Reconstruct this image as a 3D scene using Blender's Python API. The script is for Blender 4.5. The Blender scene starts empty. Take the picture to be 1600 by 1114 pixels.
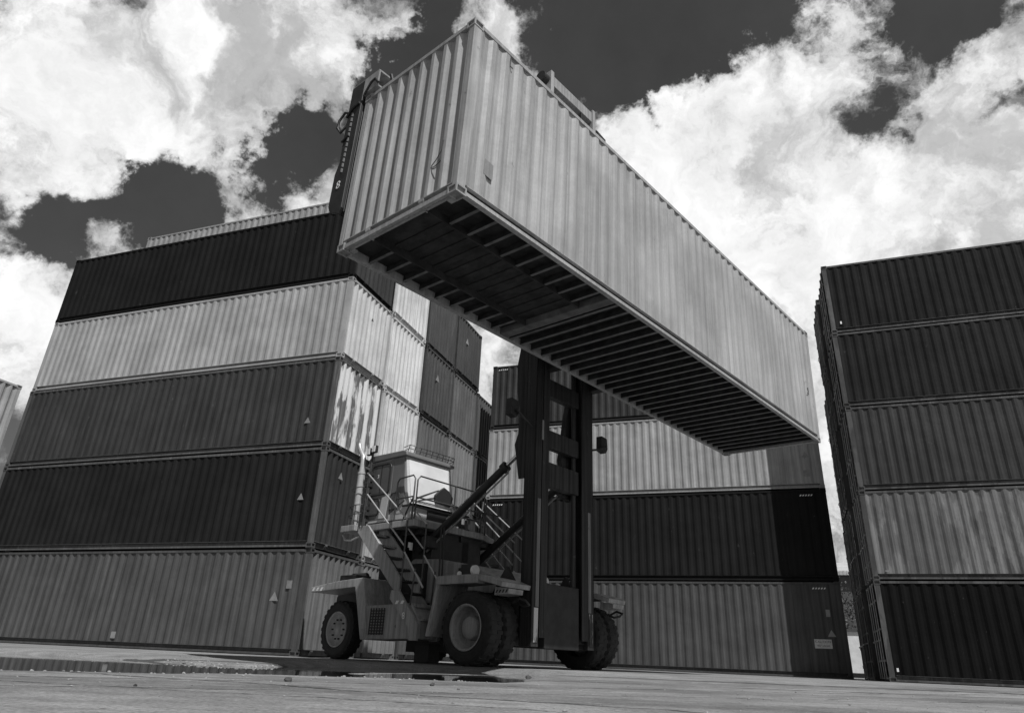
import bpy, math, random
from mathutils import Vector, Matrix, noise
random.seed(7)
R = math.radians
sc = bpy.context.scene
COL = sc.collection

# ---------------------------------------------------------------- camera
cam_d = bpy.data.cameras.new("camera"); cam = bpy.data.objects.new("camera", cam_d); COL.objects.link(cam)
PITCH, ROLL = 0.42507, 0.043697
cp, sp, cr, sr = math.cos(PITCH), math.sin(PITCH), math.cos(ROLL), math.sin(ROLL)
F = Vector((0, cp, sp)); U0 = Vector((0, -sp, cp)); R0 = Vector((1, 0, 0))
RR = cr*R0 + sr*U0; UU = -sr*R0 + cr*U0
m = Matrix((RR, UU, -F)).transposed().to_4x4(); m.translation = (0, 0, 0.12)
cam.matrix_world = m
cam_d.sensor_width = 36; cam_d.lens = 1078.47/1600*36
cam_d.shift_y = -14.2/1600
cam_d.clip_start = 0.05; cam_d.clip_end = 6000
sc.camera = cam
sc.view_settings.view_transform = 'Standard'; sc.view_settings.look = 'None'
sc.view_settings.gamma = 1; sc.view_settings.use_curve_mapping = False
sc.view_settings.exposure = -0.1

# ---------------------------------------------------------------- sun and sky
SUN_AZ, SUN_EL = -60.0, 56.0            # azimuth measured from +X towards +Y
sd = Vector((math.cos(R(SUN_AZ))*math.cos(R(SUN_EL)), math.sin(R(SUN_AZ))*math.cos(R(SUN_EL)), math.sin(R(SUN_EL))))
sun_d = bpy.data.lights.new("sun", 'SUN'); sun = bpy.data.objects.new("sun", sun_d); COL.objects.link(sun)
sun_d.energy = 5.0; sun_d.angle = R(0.53); sun_d.color = (1, 1, 1)     # black and white photograph: neutral light
sun.rotation_euler = sd.to_track_quat('Z', 'Y').to_euler(); sun.location = sd*60

CLOUDS = [(-44.0,38.5,.153,.3),(-35.7,38.7,.195,.75),(-26.3,44.6,.181,.75),(-18.3,46.5,.121,.6),(-37.8,31.3,.146,.5),(-29.7,37.0,.159,.7),(-42.9,31.9,.178,.4),(-27.3,32.9,.073,.45),(-25.0,38.4,.098,.5),(-21.2,42.7,.089,.35),(-39.9,28.6,.084,.3),(-5.9,48.2,.074,.7),(-.1,48.5,.073,.6),(-1.2,44.8,.102,.6),(5.8,45.3,.075,.5),(7.8,43.4,.051,.3),(-13.1,48.3,.072,.3),(-37.2,20.3,.165,1.0),(-34.4,23.5,.09,.5),(-39.4,22.3,.083,.6),(-33.3,29.1,.026,.55),(-28.0,30.7,.03,.6),(-22.3,32.7,.102,.75),(-18.6,34.4,.095,.7),(-19.7,36.7,.042,.5),(-35.2,29.0,.044,.3),(21.7,43.9,.087,.75),(26.6,40.6,.124,.75),(18.5,38.2,.142,.8),(12.1,36.8,.131,.7),(22.6,33.7,.188,.9),(15.0,41.5,.075,.5),(31.3,43.2,.109,.4),(33.7,45.5,.049,.4),(28.2,28.8,.231,1.0),(38.0,30.7,.151,1.0),(33.8,32.4,.095,.6),(37.7,36.3,.076,.7),(41.6,34.1,.079,.6),(44.6,40.3,.093,.8),(40.6,39.3,.06,.5),(35.0,40.8,.064,.35),(40.9,25.9,.193,.9),(24.6,22.5,.206,.9),(-2.3,23.3,.139,1.0),(5.8,37.1,.134,.7),
 #NEG
 (-29.1, 29.9, 0.076, -0.55), (-32.3, 30.4, 0.054, -0.39), (-24.3, 36.1, 0.062, -0.47), (-21.8, 37.7, 0.05, -0.39), (-40.4, 25.4, 0.041, -0.47), (-21.6, 34.8, 0.05, -0.86), (-19.8, 36.9, 0.034, -0.55), (-11.2, 47.6, 0.053, -1.01), (-12.9, 44.0, 0.046, -0.86), (-14.9, 40.6, 0.042, -0.62), (-27.9, 31.2, 0.048, -0.62), (-33.9, 29.4, 0.045, -0.55), (33.8, 40.2, 0.051, -0.39), (-11.6, 46.0, 0.045, -0.86), (-9.8, 49.6, 0.04, -0.78), (-13.0, 42.5, 0.042, -0.78), (-14.1, 40.0, 0.03, -0.39), (-17.3, 38.2, 0.024, -0.55), (-24.1, 37.4, 0.053, -0.94), (-21.5, 36.6, 0.046, -0.7), (-21.6, 39.2, 0.025, -0.39), (-20.7, 46.5, 0.022, -0.47), (-25.1, 34.9, 0.037, -0.47), (-23.0, 35.5, 0.05, -0.7), (-31.8, 34.4, 0.027, -0.62), (-29.9, 32.6, 0.059, -0.78), (-33.2, 31.6, 0.045, -0.78), (-35.3, 30.8, 0.037, -0.39), (-30.1, 29.6, 0.063, -0.7), (-27.8, 32.7, 0.032, -0.55), (-36.2, 26.7, 0.066, -0.7), (-39.7, 25.4, 0.062, -1.01), (-38.1, 27.0, 0.042, -0.47), (-35.4, 28.2, 0.037, -0.39), (-40.4, 22.9, 0.027, -0.55), (-37.6, 25.5, 0.032, -0.47), (12.9, 48.1, 0.104, -1.01), (8.6, 46.2, 0.074, -0.94), (5.8, 48.5, 0.057, -0.62), (17.0, 47.7, 0.047, -0.62), (12.6, 44.1, 0.041, -0.62), (16.6, 49.7, 0.069, -0.62), (22.0, 49.1, 0.045, -0.39), (26.3, 47.4, 0.03, -0.47), (40.9, 43.3, 0.046, -1.01), (38.0, 43.7, 0.034, -0.62), (29.2, 46.7, 0.044, -0.55), (33.1, 41.7, 0.04, -0.39), (43.4, 35.6, 0.039, -0.62), (41.7, 37.1, 0.03, -0.47), (33.5, 37.1, 0.044, -0.39), (30.2, 38.9, 0.045, -0.2), (35.3, 38.0, 0.036, -0.39), (38.7, 36.4, 0.028, -0.23)]
world = bpy.data.worlds.new("World"); sc.world = world; world.use_nodes = True
wn, wl = world.node_tree.nodes, world.node_tree.links
for n in list(wn): wn.remove(n)
def W(t, **k):
    n = wn.new(t)
    for a, b in k.items(): setattr(n, a, b)
    return n
def mth(nodes, links, op, a, b=None, c=None, clamp=False):
    n = nodes.new('ShaderNodeMath'); n.operation = op; n.use_clamp = clamp
    for i, v in enumerate((a, b, c)):
        if v is None: continue
        if isinstance(v, (int, float)): n.inputs[i].default_value = v
        else: links.new(v, n.inputs[i])
    return n.outputs[0]
sky = W('ShaderNodeTexSky', sky_type='NISHITA', sun_disc=False)
sky.sun_elevation = R(SUN_EL); sky.sun_rotation = R(90-SUN_AZ); sky.air_density = 1.0; sky.dust_density = 0.6
sep = W('ShaderNodeSeparateColor'); wl.new(sky.outputs[0], sep.inputs[0])
tc = W('ShaderNodeTexCoord')
def wnoise(scale, detail, rough, vec, dist=0.0):
    n = W('ShaderNodeTexNoise'); n.inputs['Scale'].default_value = scale; n.inputs['Detail'].default_value = detail
    n.inputs['Roughness'].default_value = rough; n.inputs['Distortion'].default_value = dist; wl.new(vec, n.inputs['Vector']); return n
dirv = tc.outputs['Generated']
n1 = wnoise(7, 6, .6, dirv)
sub = W('ShaderNodeVectorMath', operation='SUBTRACT'); wl.new(n1.outputs['Color'], sub.inputs[0]); sub.inputs[1].default_value = (.5, .5, .5)
scl = W('ShaderNodeVectorMath', operation='SCALE'); wl.new(sub.outputs[0], scl.inputs[0]); scl.inputs['Scale'].default_value = .17
wv = W('ShaderNodeVectorMath', operation='ADD'); wl.new(dirv, wv.inputs[0]); wl.new(scl.outputs[0], wv.inputs[1])
n5 = wnoise(20, 5, .65, dirv)
sub2 = W('ShaderNodeVectorMath', operation='SUBTRACT'); wl.new(n5.outputs['Color'], sub2.inputs[0]); sub2.inputs[1].default_value = (.5, .5, .5)
scl2 = W('ShaderNodeVectorMath', operation='SCALE'); wl.new(sub2.outputs[0], scl2.inputs[0]); scl2.inputs['Scale'].default_value = .11
wv2 = W('ShaderNodeVectorMath', operation='ADD'); wl.new(wv.outputs[0], wv2.inputs[0]); wl.new(scl2.outputs[0], wv2.inputs[1])
acc = None
for az, el, r, w in CLOUDS:
    c = (math.sin(R(az))*math.cos(R(el)), math.cos(R(az))*math.cos(R(el)), math.sin(R(el)))
    d = W('ShaderNodeVectorMath', operation='DISTANCE'); wl.new(wv2.outputs[0], d.inputs[0]); d.inputs[1].default_value = c
    mr = W('ShaderNodeMapRange', interpolation_type='SMOOTHSTEP'); wl.new(d.outputs['Value'], mr.inputs[0])
    mr.inputs[1].default_value = 0; mr.inputs[2].default_value = r*(1.12 if w > 0 else 1.5); mr.inputs[3].default_value = w if w > 0 else w*.72; mr.inputs[4].default_value = 0
    acc = mr.outputs[0] if acc is None else mth(wn, wl, 'ADD', acc, mr.outputs[0])
# unseen sky behind and beside the camera: cloud thinned to cut ambient on shaded faces
sepd = W('ShaderNodeSeparateXYZ'); wl.new(dirv, sepd.inputs[0])
back = W('ShaderNodeMapRange'); wl.new(sepd.outputs[1], back.inputs[0]); back.inputs[1].default_value = .35; back.inputs[2].default_value = -.1; back.inputs[3].default_value = 0; back.inputs[4].default_value = 1
nb = wnoise(2.2, 5, .6, dirv)
bk = mth(wn, wl, 'MULTIPLY', back.outputs[0], mth(wn, wl, 'MULTIPLY', nb.outputs[0], .2))
acc = mth(wn, wl, 'ADD', acc, bk)
low = W('ShaderNodeMapRange', interpolation_type='SMOOTHSTEP'); wl.new(sepd.outputs[2], low.inputs[0]); low.inputs[1].default_value = .42; low.inputs[2].default_value = .22; low.inputs[3].default_value = 0; low.inputs[4].default_value = .62
fr = W('ShaderNodeMapRange'); wl.new(sepd.outputs[0], fr.inputs[0]); fr.inputs[1].default_value = -.25; fr.inputs[2].default_value = .15; fr.inputs[3].default_value = .05; fr.inputs[4].default_value = 1  # low cloud band thinned towards the left to cut ambient from that side
acc = mth(wn, wl, 'ADD', acc, mth(wn, wl, 'MULTIPLY', low.outputs[0], fr.outputs[0]))
acc = mth(wn, wl, 'MAXIMUM', mth(wn, wl, 'MINIMUM', acc, 1.1), -.45)
n2 = wnoise(13, 9, .62, wv.outputs[0], .3)
v = mth(wn, wl, 'ADD', acc, mth(wn, wl, 'MULTIPLY', mth(wn, wl, 'SUBTRACT', n2.outputs[0], .5), 1.85))
n4 = wnoise(46, 8, .66, wv.outputs[0], .6)
v = mth(wn, wl, 'ADD', v, mth(wn, wl, 'MULTIPLY', mth(wn, wl, 'SUBTRACT', n4.outputs[0], .5), .34))
al = W('ShaderNodeMapRange', interpolation_type='SMOOTHSTEP'); wl.new(v, al.inputs[0])
al.inputs[1].default_value = .06; al.inputs[2].default_value = .60; al.inputs[3].default_value = 0; al.inputs[4].default_value = 1
n3 = wnoise(5.5, 9, .6, wv.outputs[0], .35)
cb = W('ShaderNodeMapRange', interpolation_type='SMOOTHSTEP'); wl.new(n3.outputs[0], cb.inputs[0])
cb.inputs[1].default_value = .36; cb.inputs[2].default_value = .54; cb.inputs[3].default_value = 5.5; cb.inputs[4].default_value = 9.9
thick = W('ShaderNodeMapRange'); wl.new(v, thick.inputs[0]); thick.inputs[1].default_value = .3; thick.inputs[2].default_value = .9; thick.inputs[3].default_value = .62; thick.inputs[4].default_value = 1.0
cbr = mth(wn, wl, 'MULTIPLY', mth(wn, wl, 'MULTIPLY', cb.outputs[0], thick.outputs[0]), mth(wn, wl, 'ADD', mth(wn, wl, 'MULTIPLY', n2.outputs[0], .9), .55))
skr = mth(wn, wl, 'ADD', mth(wn, wl, 'MULTIPLY', sep.outputs[0], 0.45), mth(wn, wl, 'MULTIPLY', n1.outputs[0], .35))
skr = mth(wn, wl, 'MINIMUM', mth(wn, wl, 'MAXIMUM', skr, .3), 2.0)
mix = W('ShaderNodeMix', data_type='FLOAT'); wl.new(al.outputs[0], mix.inputs[0]); wl.new(skr, mix.inputs[2]); wl.new(cbr, mix.inputs[3])
comb = W('ShaderNodeCombineColor')
for i in range(3): wl.new(mix.outputs[0], comb.inputs[i])
bg = W('ShaderNodeBackground'); wl.new(comb.outputs[0], bg.inputs[0]); bg.inputs[1].default_value = 0.1
wo = W('ShaderNodeOutputWorld'); wl.new(bg.outputs[0], wo.inputs[0])

# ---------------------------------------------------------------- materials
def new_mat(name):
    m = bpy.data.materials.new(name); m.use_nodes = True
    nt = m.node_tree; nt.nodes.clear()
    out = nt.nodes.new('ShaderNodeOutputMaterial'); b = nt.nodes.new('ShaderNodeBsdfPrincipled')
    nt.links.new(b.outputs[0], out.inputs[0]); return m, nt.nodes, nt.links, b
def g(v): return (v, v, v, 1)
def nz(nodes, links, vec, scale, detail=5, rough=.6, mscale=None):
    if mscale:
        mp = nodes.new('ShaderNodeMapping'); mp.inputs['Scale'].default_value = mscale; links.new(vec, mp.inputs[0]); vec = mp.outputs[0]
    n = nodes.new('ShaderNodeTexNoise'); n.inputs['Scale'].default_value = scale; n.inputs['Detail'].default_value = detail; n.inputs['Roughness'].default_value = rough
    links.new(vec, n.inputs['Vector']); return n.outputs[0]
def rng(nodes, links, val, a, b, c, d, smooth=True):
    n = nodes.new('ShaderNodeMapRange'); n.interpolation_type = 'SMOOTHSTEP' if smooth else 'LINEAR'
    links.new(val, n.inputs[0])
    for i, x in enumerate((a, b, c, d)): n.inputs[i+1].default_value = x
    return n.outputs[0]
def mixf(nodes, links, f, a, b):
    n = nodes.new('ShaderNodeMix'); n.data_type = 'FLOAT'
    for i, x in ((0, f), (2, a), (3, b)):
        if isinstance(x, (int, float)): n.inputs[i].default_value = x
        else: links.new(x, n.inputs[i])
    return n.outputs[0]
def col(nodes, links, val, b):
    c = nodes.new('ShaderNodeCombineColor')
    for i in range(3): links.new(val, c.inputs[i])
    links.new(c.outputs[0], b.inputs['Base Color'])
def objvec(nodes, links):
    """object coordinates shifted by a random amount for every object, so no two are stained alike"""
    t = nodes.new('ShaderNodeTexCoord'); o = nodes.new('ShaderNodeObjectInfo')
    s = nodes.new('ShaderNodeVectorMath'); s.operation = 'SCALE'; s.inputs[0].default_value = (37, 53, 11); links.new(o.outputs['Random'], s.inputs['Scale'])
    a = nodes.new('ShaderNodeVectorMath'); a.operation = 'ADD'; links.new(t.outputs['Object'], a.inputs[0]); links.new(s.outputs[0], a.inputs[1])
    return t.outputs['Object'], a.outputs[0]
def paint(name, base, rust=.35, streak=.25, rough=.5, chalk=0.0, peel=0.0, metal=0.0, spec=.3):
    m, N, L, b = new_mat(name)
    raw, v = objvec(N, L)
    st = nz(N, L, v, 1.0, 7, .72, (13, 13, .3))           # run-off streaks down the sheet
    big = nz(N, L, v, .9, 4, .55)
    fine = nz(N, L, v, 26, 4, .7)
    val = mth(N, L, 'MULTIPLY', rng(N, L, st, .3, .72, 1+streak, 1-streak), base)
    val = mth(N, L, 'MULTIPLY', val, rng(N, L, big, .3, .7, .86, 1.14))
    val = mth(N, L, 'MULTIPLY', val, rng(N, L, fine, .3, .7, .95, 1.05))
    if chalk:
        ck = nz(N, L, v, 1.0, 6, .7, (14, 14, .7))
        val = mixf(N, L, mth(N, L, 'MULTIPLY', rng(N, L, ck, .54, .7, 0, 1), chalk), val, min(.7, base*2.2+.1))
    if peel:
        pk = nz(N, L, v, 1.3, 7, .6, (1.6, 1.6, .35))
        val = mixf(N, L, mth(N, L, 'MULTIPLY', rng(N, L, pk, .47, .52, 0, 1), peel), val, .62)
    rs = nz(N, L, v, 5.5, 8, .72, (1, 1, .6))
    val = mixf(N, L, mth(N, L, 'MULTIPLY', rng(N, L, rs, .645-.03*rust, .72-.03*rust, 0, 1), min(1, rust*2)), val, .045 if base > .1 else .10)
    col(N, L, val, b)
    L.new(rng(N, L, st, .3, .7, rough-.08, rough+.15), b.inputs['Roughness'])
    b.inputs['Metallic'].default_value = metal; b.inputs['Specular IOR Level'].default_value = spec
    bp = N.new('ShaderNodeBump'); bp.inputs['Strength'].default_value = .35; bp.inputs['Distance'].default_value = .03
    dn = nz(N, L, v, 2.2, 3, .5); L.new(mth(N, L, 'ADD', mth(N, L, 'MULTIPLY', dn, 1.6), mth(N, L, 'MULTIPLY', fine, .12)), bp.inputs['Height'])
    L.new(bp.outputs[0], b.inputs['Normal'])
    return m
def plain(name, base, rough=.6, metal=0.0, var=.15, scale=8, bump=.15):
    m, N, L, b = new_mat(name)
    raw, v = objvec(N, L)
    f = nz(N, L, v, scale, 6, .65)
    col(N, L, mth(N, L, 'MULTIPLY', rng(N, L, f, .3, .7, 1-var, 1+var), base), b)
    b.inputs['Roughness'].default_value = rough; b.inputs['Metallic'].default_value = metal
    if bump:
        bp = N.new('ShaderNodeBump'); bp.inputs['Strength'].default_value = bump; bp.inputs['Distance'].default_value = .01
        L.new(nz(N, L, v, scale*5, 5, .7), bp.inputs['Height']); L.new(bp.outputs[0], b.inputs['Normal'])
    return m
PM = {}
def P(base, **k):
    key = (base, tuple(sorted(k.items())))
    if key not in PM: PM[key] = paint("painted_steel_%02d" % (len(PM)+1), base, **k)
    return PM[key]
M = dict(
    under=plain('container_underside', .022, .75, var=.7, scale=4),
    cross=plain('cross_member_steel', .12, .6, var=.35, scale=5),
    rubber=plain('tyre_rubber', .02, .8, var=.35, scale=6, bump=.4),
    truck=paint('machine_paint', .27, rust=.4, streak=.3, rough=.45),
    truckdark=plain('dark_machine_steel', .018, .6, var=.4, scale=5),
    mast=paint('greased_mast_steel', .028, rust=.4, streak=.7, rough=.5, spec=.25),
    worn=paint('worn_bare_steel', .42, rust=.6, streak=.4, rough=.45, metal=.2),
    rim=paint('wheel_rim_paint', .26, rust=.25, streak=.25, rough=.45),
    cab=plain('cab_white_paint', .5, .35, var=.05, scale=4, bump=0),
    cabgrey=plain('cab_grey_panel', .15, .4, var=.08, scale=4, bump=0),
    rubberseal=plain('window_seal', .02, .5, var=.1, bump=0),
    chrome=plain('chromed_rod', .75, .12, metal=1.0, var=.05, bump=0),
    rail=plain('dark_tube_rail', .045, .4, var=.2, scale=10, bump=0),
    railbright=plain('bright_tube_rail', .45, .3, metal=.3, var=.1, scale=10, bump=0),
    exh=paint('heat_stained_pipe', .42, rust=.5, streak=.35, rough=.4, metal=.3),
    white=plain('white_marking', .8, .5, var=.12, scale=12, bump=0),
    black=plain('black_marking', .015, .6, var=.1, bump=0),
    label=plain('faded_sticker', .24, .5, var=.15, scale=9, bump=0),
    labeldim=plain('dim_sticker', .2, .5, var=.15, scale=9, bump=0),
    lamp=plain('lamp_lens', .8, .15, var=.05, bump=0),
    hose=plain('hydraulic_hose', .02, .5, var=.2, bump=0),
    stone=plain('crushed_stone', .25, .85, var=.4, scale=20),
    stonedark=plain('dark_stone', .06, .8, var=.3, scale=20),
    wallw=plain('distant_white_wall', .62, .7, var=.12, scale=2),
    walld=plain('distant_dark_wall', .06, .7, var=.3, scale=1),
    roofm=plain('distant_roof_sheet', .4, .5, var=.2, scale=1),
    bark=plain('bark', .05, .9, var=.3), leaf=plain('leaves', .06, .6, var=.5, scale=2),
)
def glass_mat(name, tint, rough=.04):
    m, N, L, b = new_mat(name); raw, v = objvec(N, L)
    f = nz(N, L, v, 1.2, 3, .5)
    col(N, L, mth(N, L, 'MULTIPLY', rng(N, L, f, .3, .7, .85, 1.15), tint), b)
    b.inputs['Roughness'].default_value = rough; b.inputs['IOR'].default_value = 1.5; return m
M['glass'] = glass_mat('tinted_door_glass', .10); M['glassw'] = glass_mat('windscreen_painted_reflection', .62, .15)  # windscreen: bright sky reflection painted into the opaque pane as a pale base colour

# ---------------------------------------------------------------- mesh helpers
class MB:
    def __init__(s): s.v = []; s.f = []; s.sm = []
    def add(s, vs, fs, smooth=False):
        o = len(s.v); s.v += [tuple(x) for x in vs]; s.f += [tuple(i+o for i in f) for f in fs]; s.sm += [smooth]*len(fs); return s
    def box(s, x0, x1, y0, y1, z0, z1):
        return s.add([(x0,y0,z0),(x1,y0,z0),(x1,y1,z0),(x0,y1,z0),(x0,y0,z1),(x1,y0,z1),(x1,y1,z1),(x0,y1,z1)],
                     [(0,3,2,1),(4,5,6,7),(0,1,5,4),(1,2,6,5),(2,3,7,6),(3,0,4,7)])
    def prism(s, pts, axis, a, b):
        """polygon pts in the plane normal to axis, extruded from a to b"""
        def mk(p, t):
            return {'x': (t, p[0], p[1]), 'y': (p[0], t, p[1]), 'z': (p[0], p[1], t)}[axis]
        n = len(pts); vs = [mk(p, a) for p in pts]+[mk(p, b) for p in pts]
        fs = [tuple(range(n)), tuple(range(2*n-1, n-1, -1))]+[(i, i+n, (i+1) % n+n, (i+1) % n) for i in range(n)]
        return s.add(vs, fs)
    def bar(s, p, q, w, h, up=(0, 0, 1)):
        p, q = Vector(p), Vector(q); d = (q-p).normalized(); up = Vector(up)
        a = d.cross(up)
        a = a.normalized() if a.length > 1e-4 else Vector((1, 0, 0)); b = a.cross(d)
        vs = [c+a*w/2*i+b*h/2*j for c in (p, q) for i, j in ((-1,-1),(1,-1),(1,1),(-1,1))]
        return s.add(vs, [(0,1,2,3),(7,6,5,4),(0,4,5,1),(1,5,6,2),(2,6,7,3),(3,7,4,0)])
    def tube(s, pts, r, seg=8, r2=None):
        pts = [Vector(p) for p in pts]; n = len(pts); rings = []; ref = None
        for i, p in enumerate(pts):
            t = (pts[min(i+1, n-1)]-pts[max(i-1, 0)]).normalized()
            if ref is None: ref = t.orthogonal().normalized()
            ref = (ref-t*ref.dot(t)).normalized(); b = t.cross(ref)
            rr = r if r2 is None else r+(r2-r)*i/(n-1)
            rings.append([p+(ref*math.cos(k*2*math.pi/seg)+b*math.sin(k*2*math.pi/seg))*rr for k in range(seg)])
        vs = [x for q in rings for x in q]
        fs = [(i*seg+k, i*seg+(k+1) % seg, (i+1)*seg+(k+1) % seg, (i+1)*seg+k) for i in range(n-1) for k in range(seg)]
        s.add(vs, fs, True)
        return s.add(rings[0]+rings[-1], [tuple(range(seg-1, -1, -1)), tuple(range(seg, 2*seg))])
    def lathe(s, prof, seg=48, cx=0, cz=0):
        """profile of (radius, y) turned about the y axis through (cx, cz)"""
        vs = [(cx+r*math.cos(k*2*math.pi/seg), y, cz+r*math.sin(k*2*math.pi/seg)) for r, y in prof for k in range(seg)]
        fs = [(i*seg+k, (i+1)*seg+k, (i+1)*seg+(k+1) % seg, i*seg+(k+1) % seg) for i in range(len(prof)-1) for k in range(seg)]
        return s.add(vs, fs, True)
    def mesh(s, name, mat):
        me = bpy.data.meshes.new(name); me.from_pydata(s.v, [], s.f); me.materials.append(mat)
        me.polygons.foreach_set('use_smooth', s.sm); me.validate(); me.update()
        return me
def fixn(me):
    import bmesh
    b = bmesh.new(); b.from_mesh(me); bmesh.ops.recalc_face_normals(b, faces=b.faces); b.to_mesh(me); b.free()
def obj(name, me, parent=None, mat=None):
    if isinstance(me, tuple): me = me[0].mesh(name, me[1])
    o = bpy.data.objects.new(name, me); COL.objects.link(o); o.parent = parent
    if mat is not None:
        o.material_slots[0].link = 'OBJECT'; o.material_slots[0].material = mat
    return o
def part(name, mb, mat, parent, bevel=0, label=None):
    me = mb.mesh(name, mat); fixn(me); o = obj(name, me, parent)
    if bevel:
        b = o.modifiers.new('bevel', 'BEVEL'); b.width = bevel; b.segments = 2; b.limit_method = 'ANGLE'; b.angle_limit = R(35)
    if label: o['label'] = label
    return o
def tag(o, label=None, cat=None, group=None, kind=None):
    if label: o['label'] = label
    if cat: o['category'] = cat
    if group: o['group'] = group
    if kind: o['kind'] = kind
    return o
def thing(name, loc, rz, label, cat, group=None):
    o = bpy.data.objects.new(name, None); COL.objects.link(o); o.empty_display_size = .3
    o.location = loc; o.rotation_euler = (0, 0, rz); return tag(o, label, cat, group)
def text_part(name, s, size, mat, parent, loc, rot, depth=.002):
    c = bpy.data.curves.new(name, 'FONT'); c.body = s; c.size = size; c.extrude = depth; c.align_x = 'CENTER'; c.align_y = 'CENTER'
    t = bpy.data.objects.new('tmp', c); COL.objects.link(t)
    bpy.context.view_layer.update()
    me = bpy.data.meshes.new_from_object(t.evaluated_get(bpy.context.evaluated_depsgraph_get()))
    bpy.data.objects.remove(t); me.materials.clear(); me.materials.append(mat)
    o = obj(name, me, parent); o.location = loc; o.rotation_euler = rot; return o

# ---------------------------------------------------------------- ground (one sheet out to the horizon, with the shallow basin that holds the puddle)
PUD = [(-3.6,5.0),(-2.8,5.6),(-2.5,6.2),(-2.0,6.7),(-1.7,7.0),(-1.0,7.15),(-.5,7.2),(-.1,7.3),(.12,8.2),(.1,9.0),(.3,9.4),(.55,10.6),(.85,12.0),(0,12.4),(-1.2,12.5),(-2.1,12.3),(-2.75,11.2),(-2.8,9.5),(-3.3,9.0),(-4.4,9.9),(-5.1,10.1),(-6.2,10.9),(-7.6,11.6),(-10,12),(-10,5)]
BAR = [(-1.55,8.3),(-1.3,9.2),(-.95,10.0),(-.2,10.5),(.2,10.3)]
def seg_d(px, py, a, b):
    ax, ay = a; bx, by = b; dx, dy = bx-ax, by-ay
    t = max(0, min(1, ((px-ax)*dx+(py-ay)*dy)/(dx*dx+dy*dy))); return math.hypot(px-ax-t*dx, py-ay-t*dy)
def sdf(x, y):
    d = 1e9; ins = False; n = len(PUD)
    for i in range(n):
        a, b = PUD[i], PUD[(i+1) % n]; d = min(d, seg_d(x, y, a, b))
        if (a[1] > y) != (b[1] > y) and x < (b[0]-a[0])*(y-a[1])/(b[1]-a[1])+a[0]: ins = not ins
    return -d if ins else d
WZ = -.08
def ss(a, b, x):
    t = max(0, min(1, (x-a)/(b-a))); return t*t*(3-2*t)
def gh(x, y):
    base = -.066*(1-ss(8.5, 13.5, y))
    if abs(x) > 40 or y > 40 or y < -20: return 0.0 if y > 13 else base
    n = noise.noise((x*.5, y*.5, 3))*.004+noise.noise((x*2.3, y*2.3, 7))*.002+noise.noise((x*9, y*9, 1))*.0018
    if -14 < x < 4 and 2 < y < 16:
        w = noise.noise((x*1.7, y*1.7, 11))*.14+noise.noise((x*6, y*6, 2))*.05
        d = sdf(x, y)+w
        db = min(seg_d(x, y, BAR[i], BAR[i+1]) for i in range(4))
        lip = .003*math.exp(-((d-.12)/.12)**2)
        if d < .35:
            t = ss(-.25, .35, d); base = (WZ-.05)*(1-t)+(base)*t
        base += lip
        if db < .35: base = max(base, WZ+.004-.12*max(0, db-.03-.1*w))
    return base+n
def axis(fine0, fine1, step, far):
    a = [fine0+i*step for i in range(int(round((fine1-fine0)/step))+1)]; d = step; hi = a[-1]; lo = a[0]; up = []; dn = []
    while hi < far: d *= 1.45; hi += d; up.append(hi)
    d = step
    while lo > -far: d *= 1.45; lo -= d; dn.append(lo)
    return dn[::-1]+a+up
gx = axis(-9, 9, .1, 1500); gy = axis(2.2, 14, .085, 1500)
verts = [(x, y, gh(x, y)) for y in gy for x in gx]; nx = len(gx)
faces = [(j*nx+i, j*nx+i+1, (j+1)*nx+i+1, (j+1)*nx+i) for j in range(len(gy)-1) for i in range(nx-1)]
m, N, L, b = new_mat('dusty_concrete_yard')
t = N.new('ShaderNodeTexCoord'); v = t.outputs['Object']
a1 = nz(N, L, v, .45, 6, .6); a2 = nz(N, L, v, 1.0, 7, .68, (2.2, 4.5, 1)); a3 = nz(N, L, v, 55, 6, .8); a4 = nz(N, L, v, 7, 7, .7)
val = mth(N, L, 'MULTIPLY', rng(N, L, a1, .3, .7, .7, 1.2), .235)
val = mth(N, L, 'MULTIPLY', val, rng(N, L, a2, .3, .7, .74, 1.2))
val = mth(N, L, 'MULTIPLY', val, rng(N, L, a3, .28, .72, .45, 1.45))
val = mth(N, L, 'MULTIPLY', val, rng(N, L, a4, .58, .72, 1, .5))
# long cracks and joints in the slab
def crack(p, q, w):
    """mask along the line p-q on the ground, wobbling with noise"""
    (x0, y0), (x1, y1) = p, q; l = math.hypot(x1-x0, y1-y0); nx_, ny_ = -(y1-y0)/l, (x1-x0)/l
    s = N.new('ShaderNodeSeparateXYZ'); L.new(v, s.inputs[0])
    wob = mth(N, L, 'MULTIPLY', mth(N, L, 'SUBTRACT', nz(N, L, v, .9, 8, .7), .5), .6)
    dd = mth(N, L, 'ADD', mth(N, L, 'ADD', mth(N, L, 'MULTIPLY', s.outputs[0], nx_), mth(N, L, 'MULTIPLY', s.outputs[1], ny_)), mth(N, L, 'SUBTRACT', wob, x0*nx_+y0*ny_))
    wid = mth(N, L, 'MULTIPLY', nz(N, L, v, 5, 3, .6), w*2)
    return mth(N, L, 'LESS_THAN', mth(N, L, 'DIVIDE', mth(N, L, 'ABSOLUTE', dd), wid), 1)
ck = crack((-2.3, 4.9), (.3, 3.85), .04)
for pq in (((1.2, 10.6), (9, 11.2), .12), ((.0, 8.3), (9, 9.9), .06), ((2.0, 7.3), (7.5, 10.9), .035), ((-3, 3.9), (0, 3.3), .015), ((1, 5.2), (7, 8.6), .02)):
    ck = mth(N, L, 'MAXIMUM', ck, crack(*pq))
val = mixf(N, L, mth(N, L, 'MULTIPLY', ck, .85), val, .03)
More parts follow.
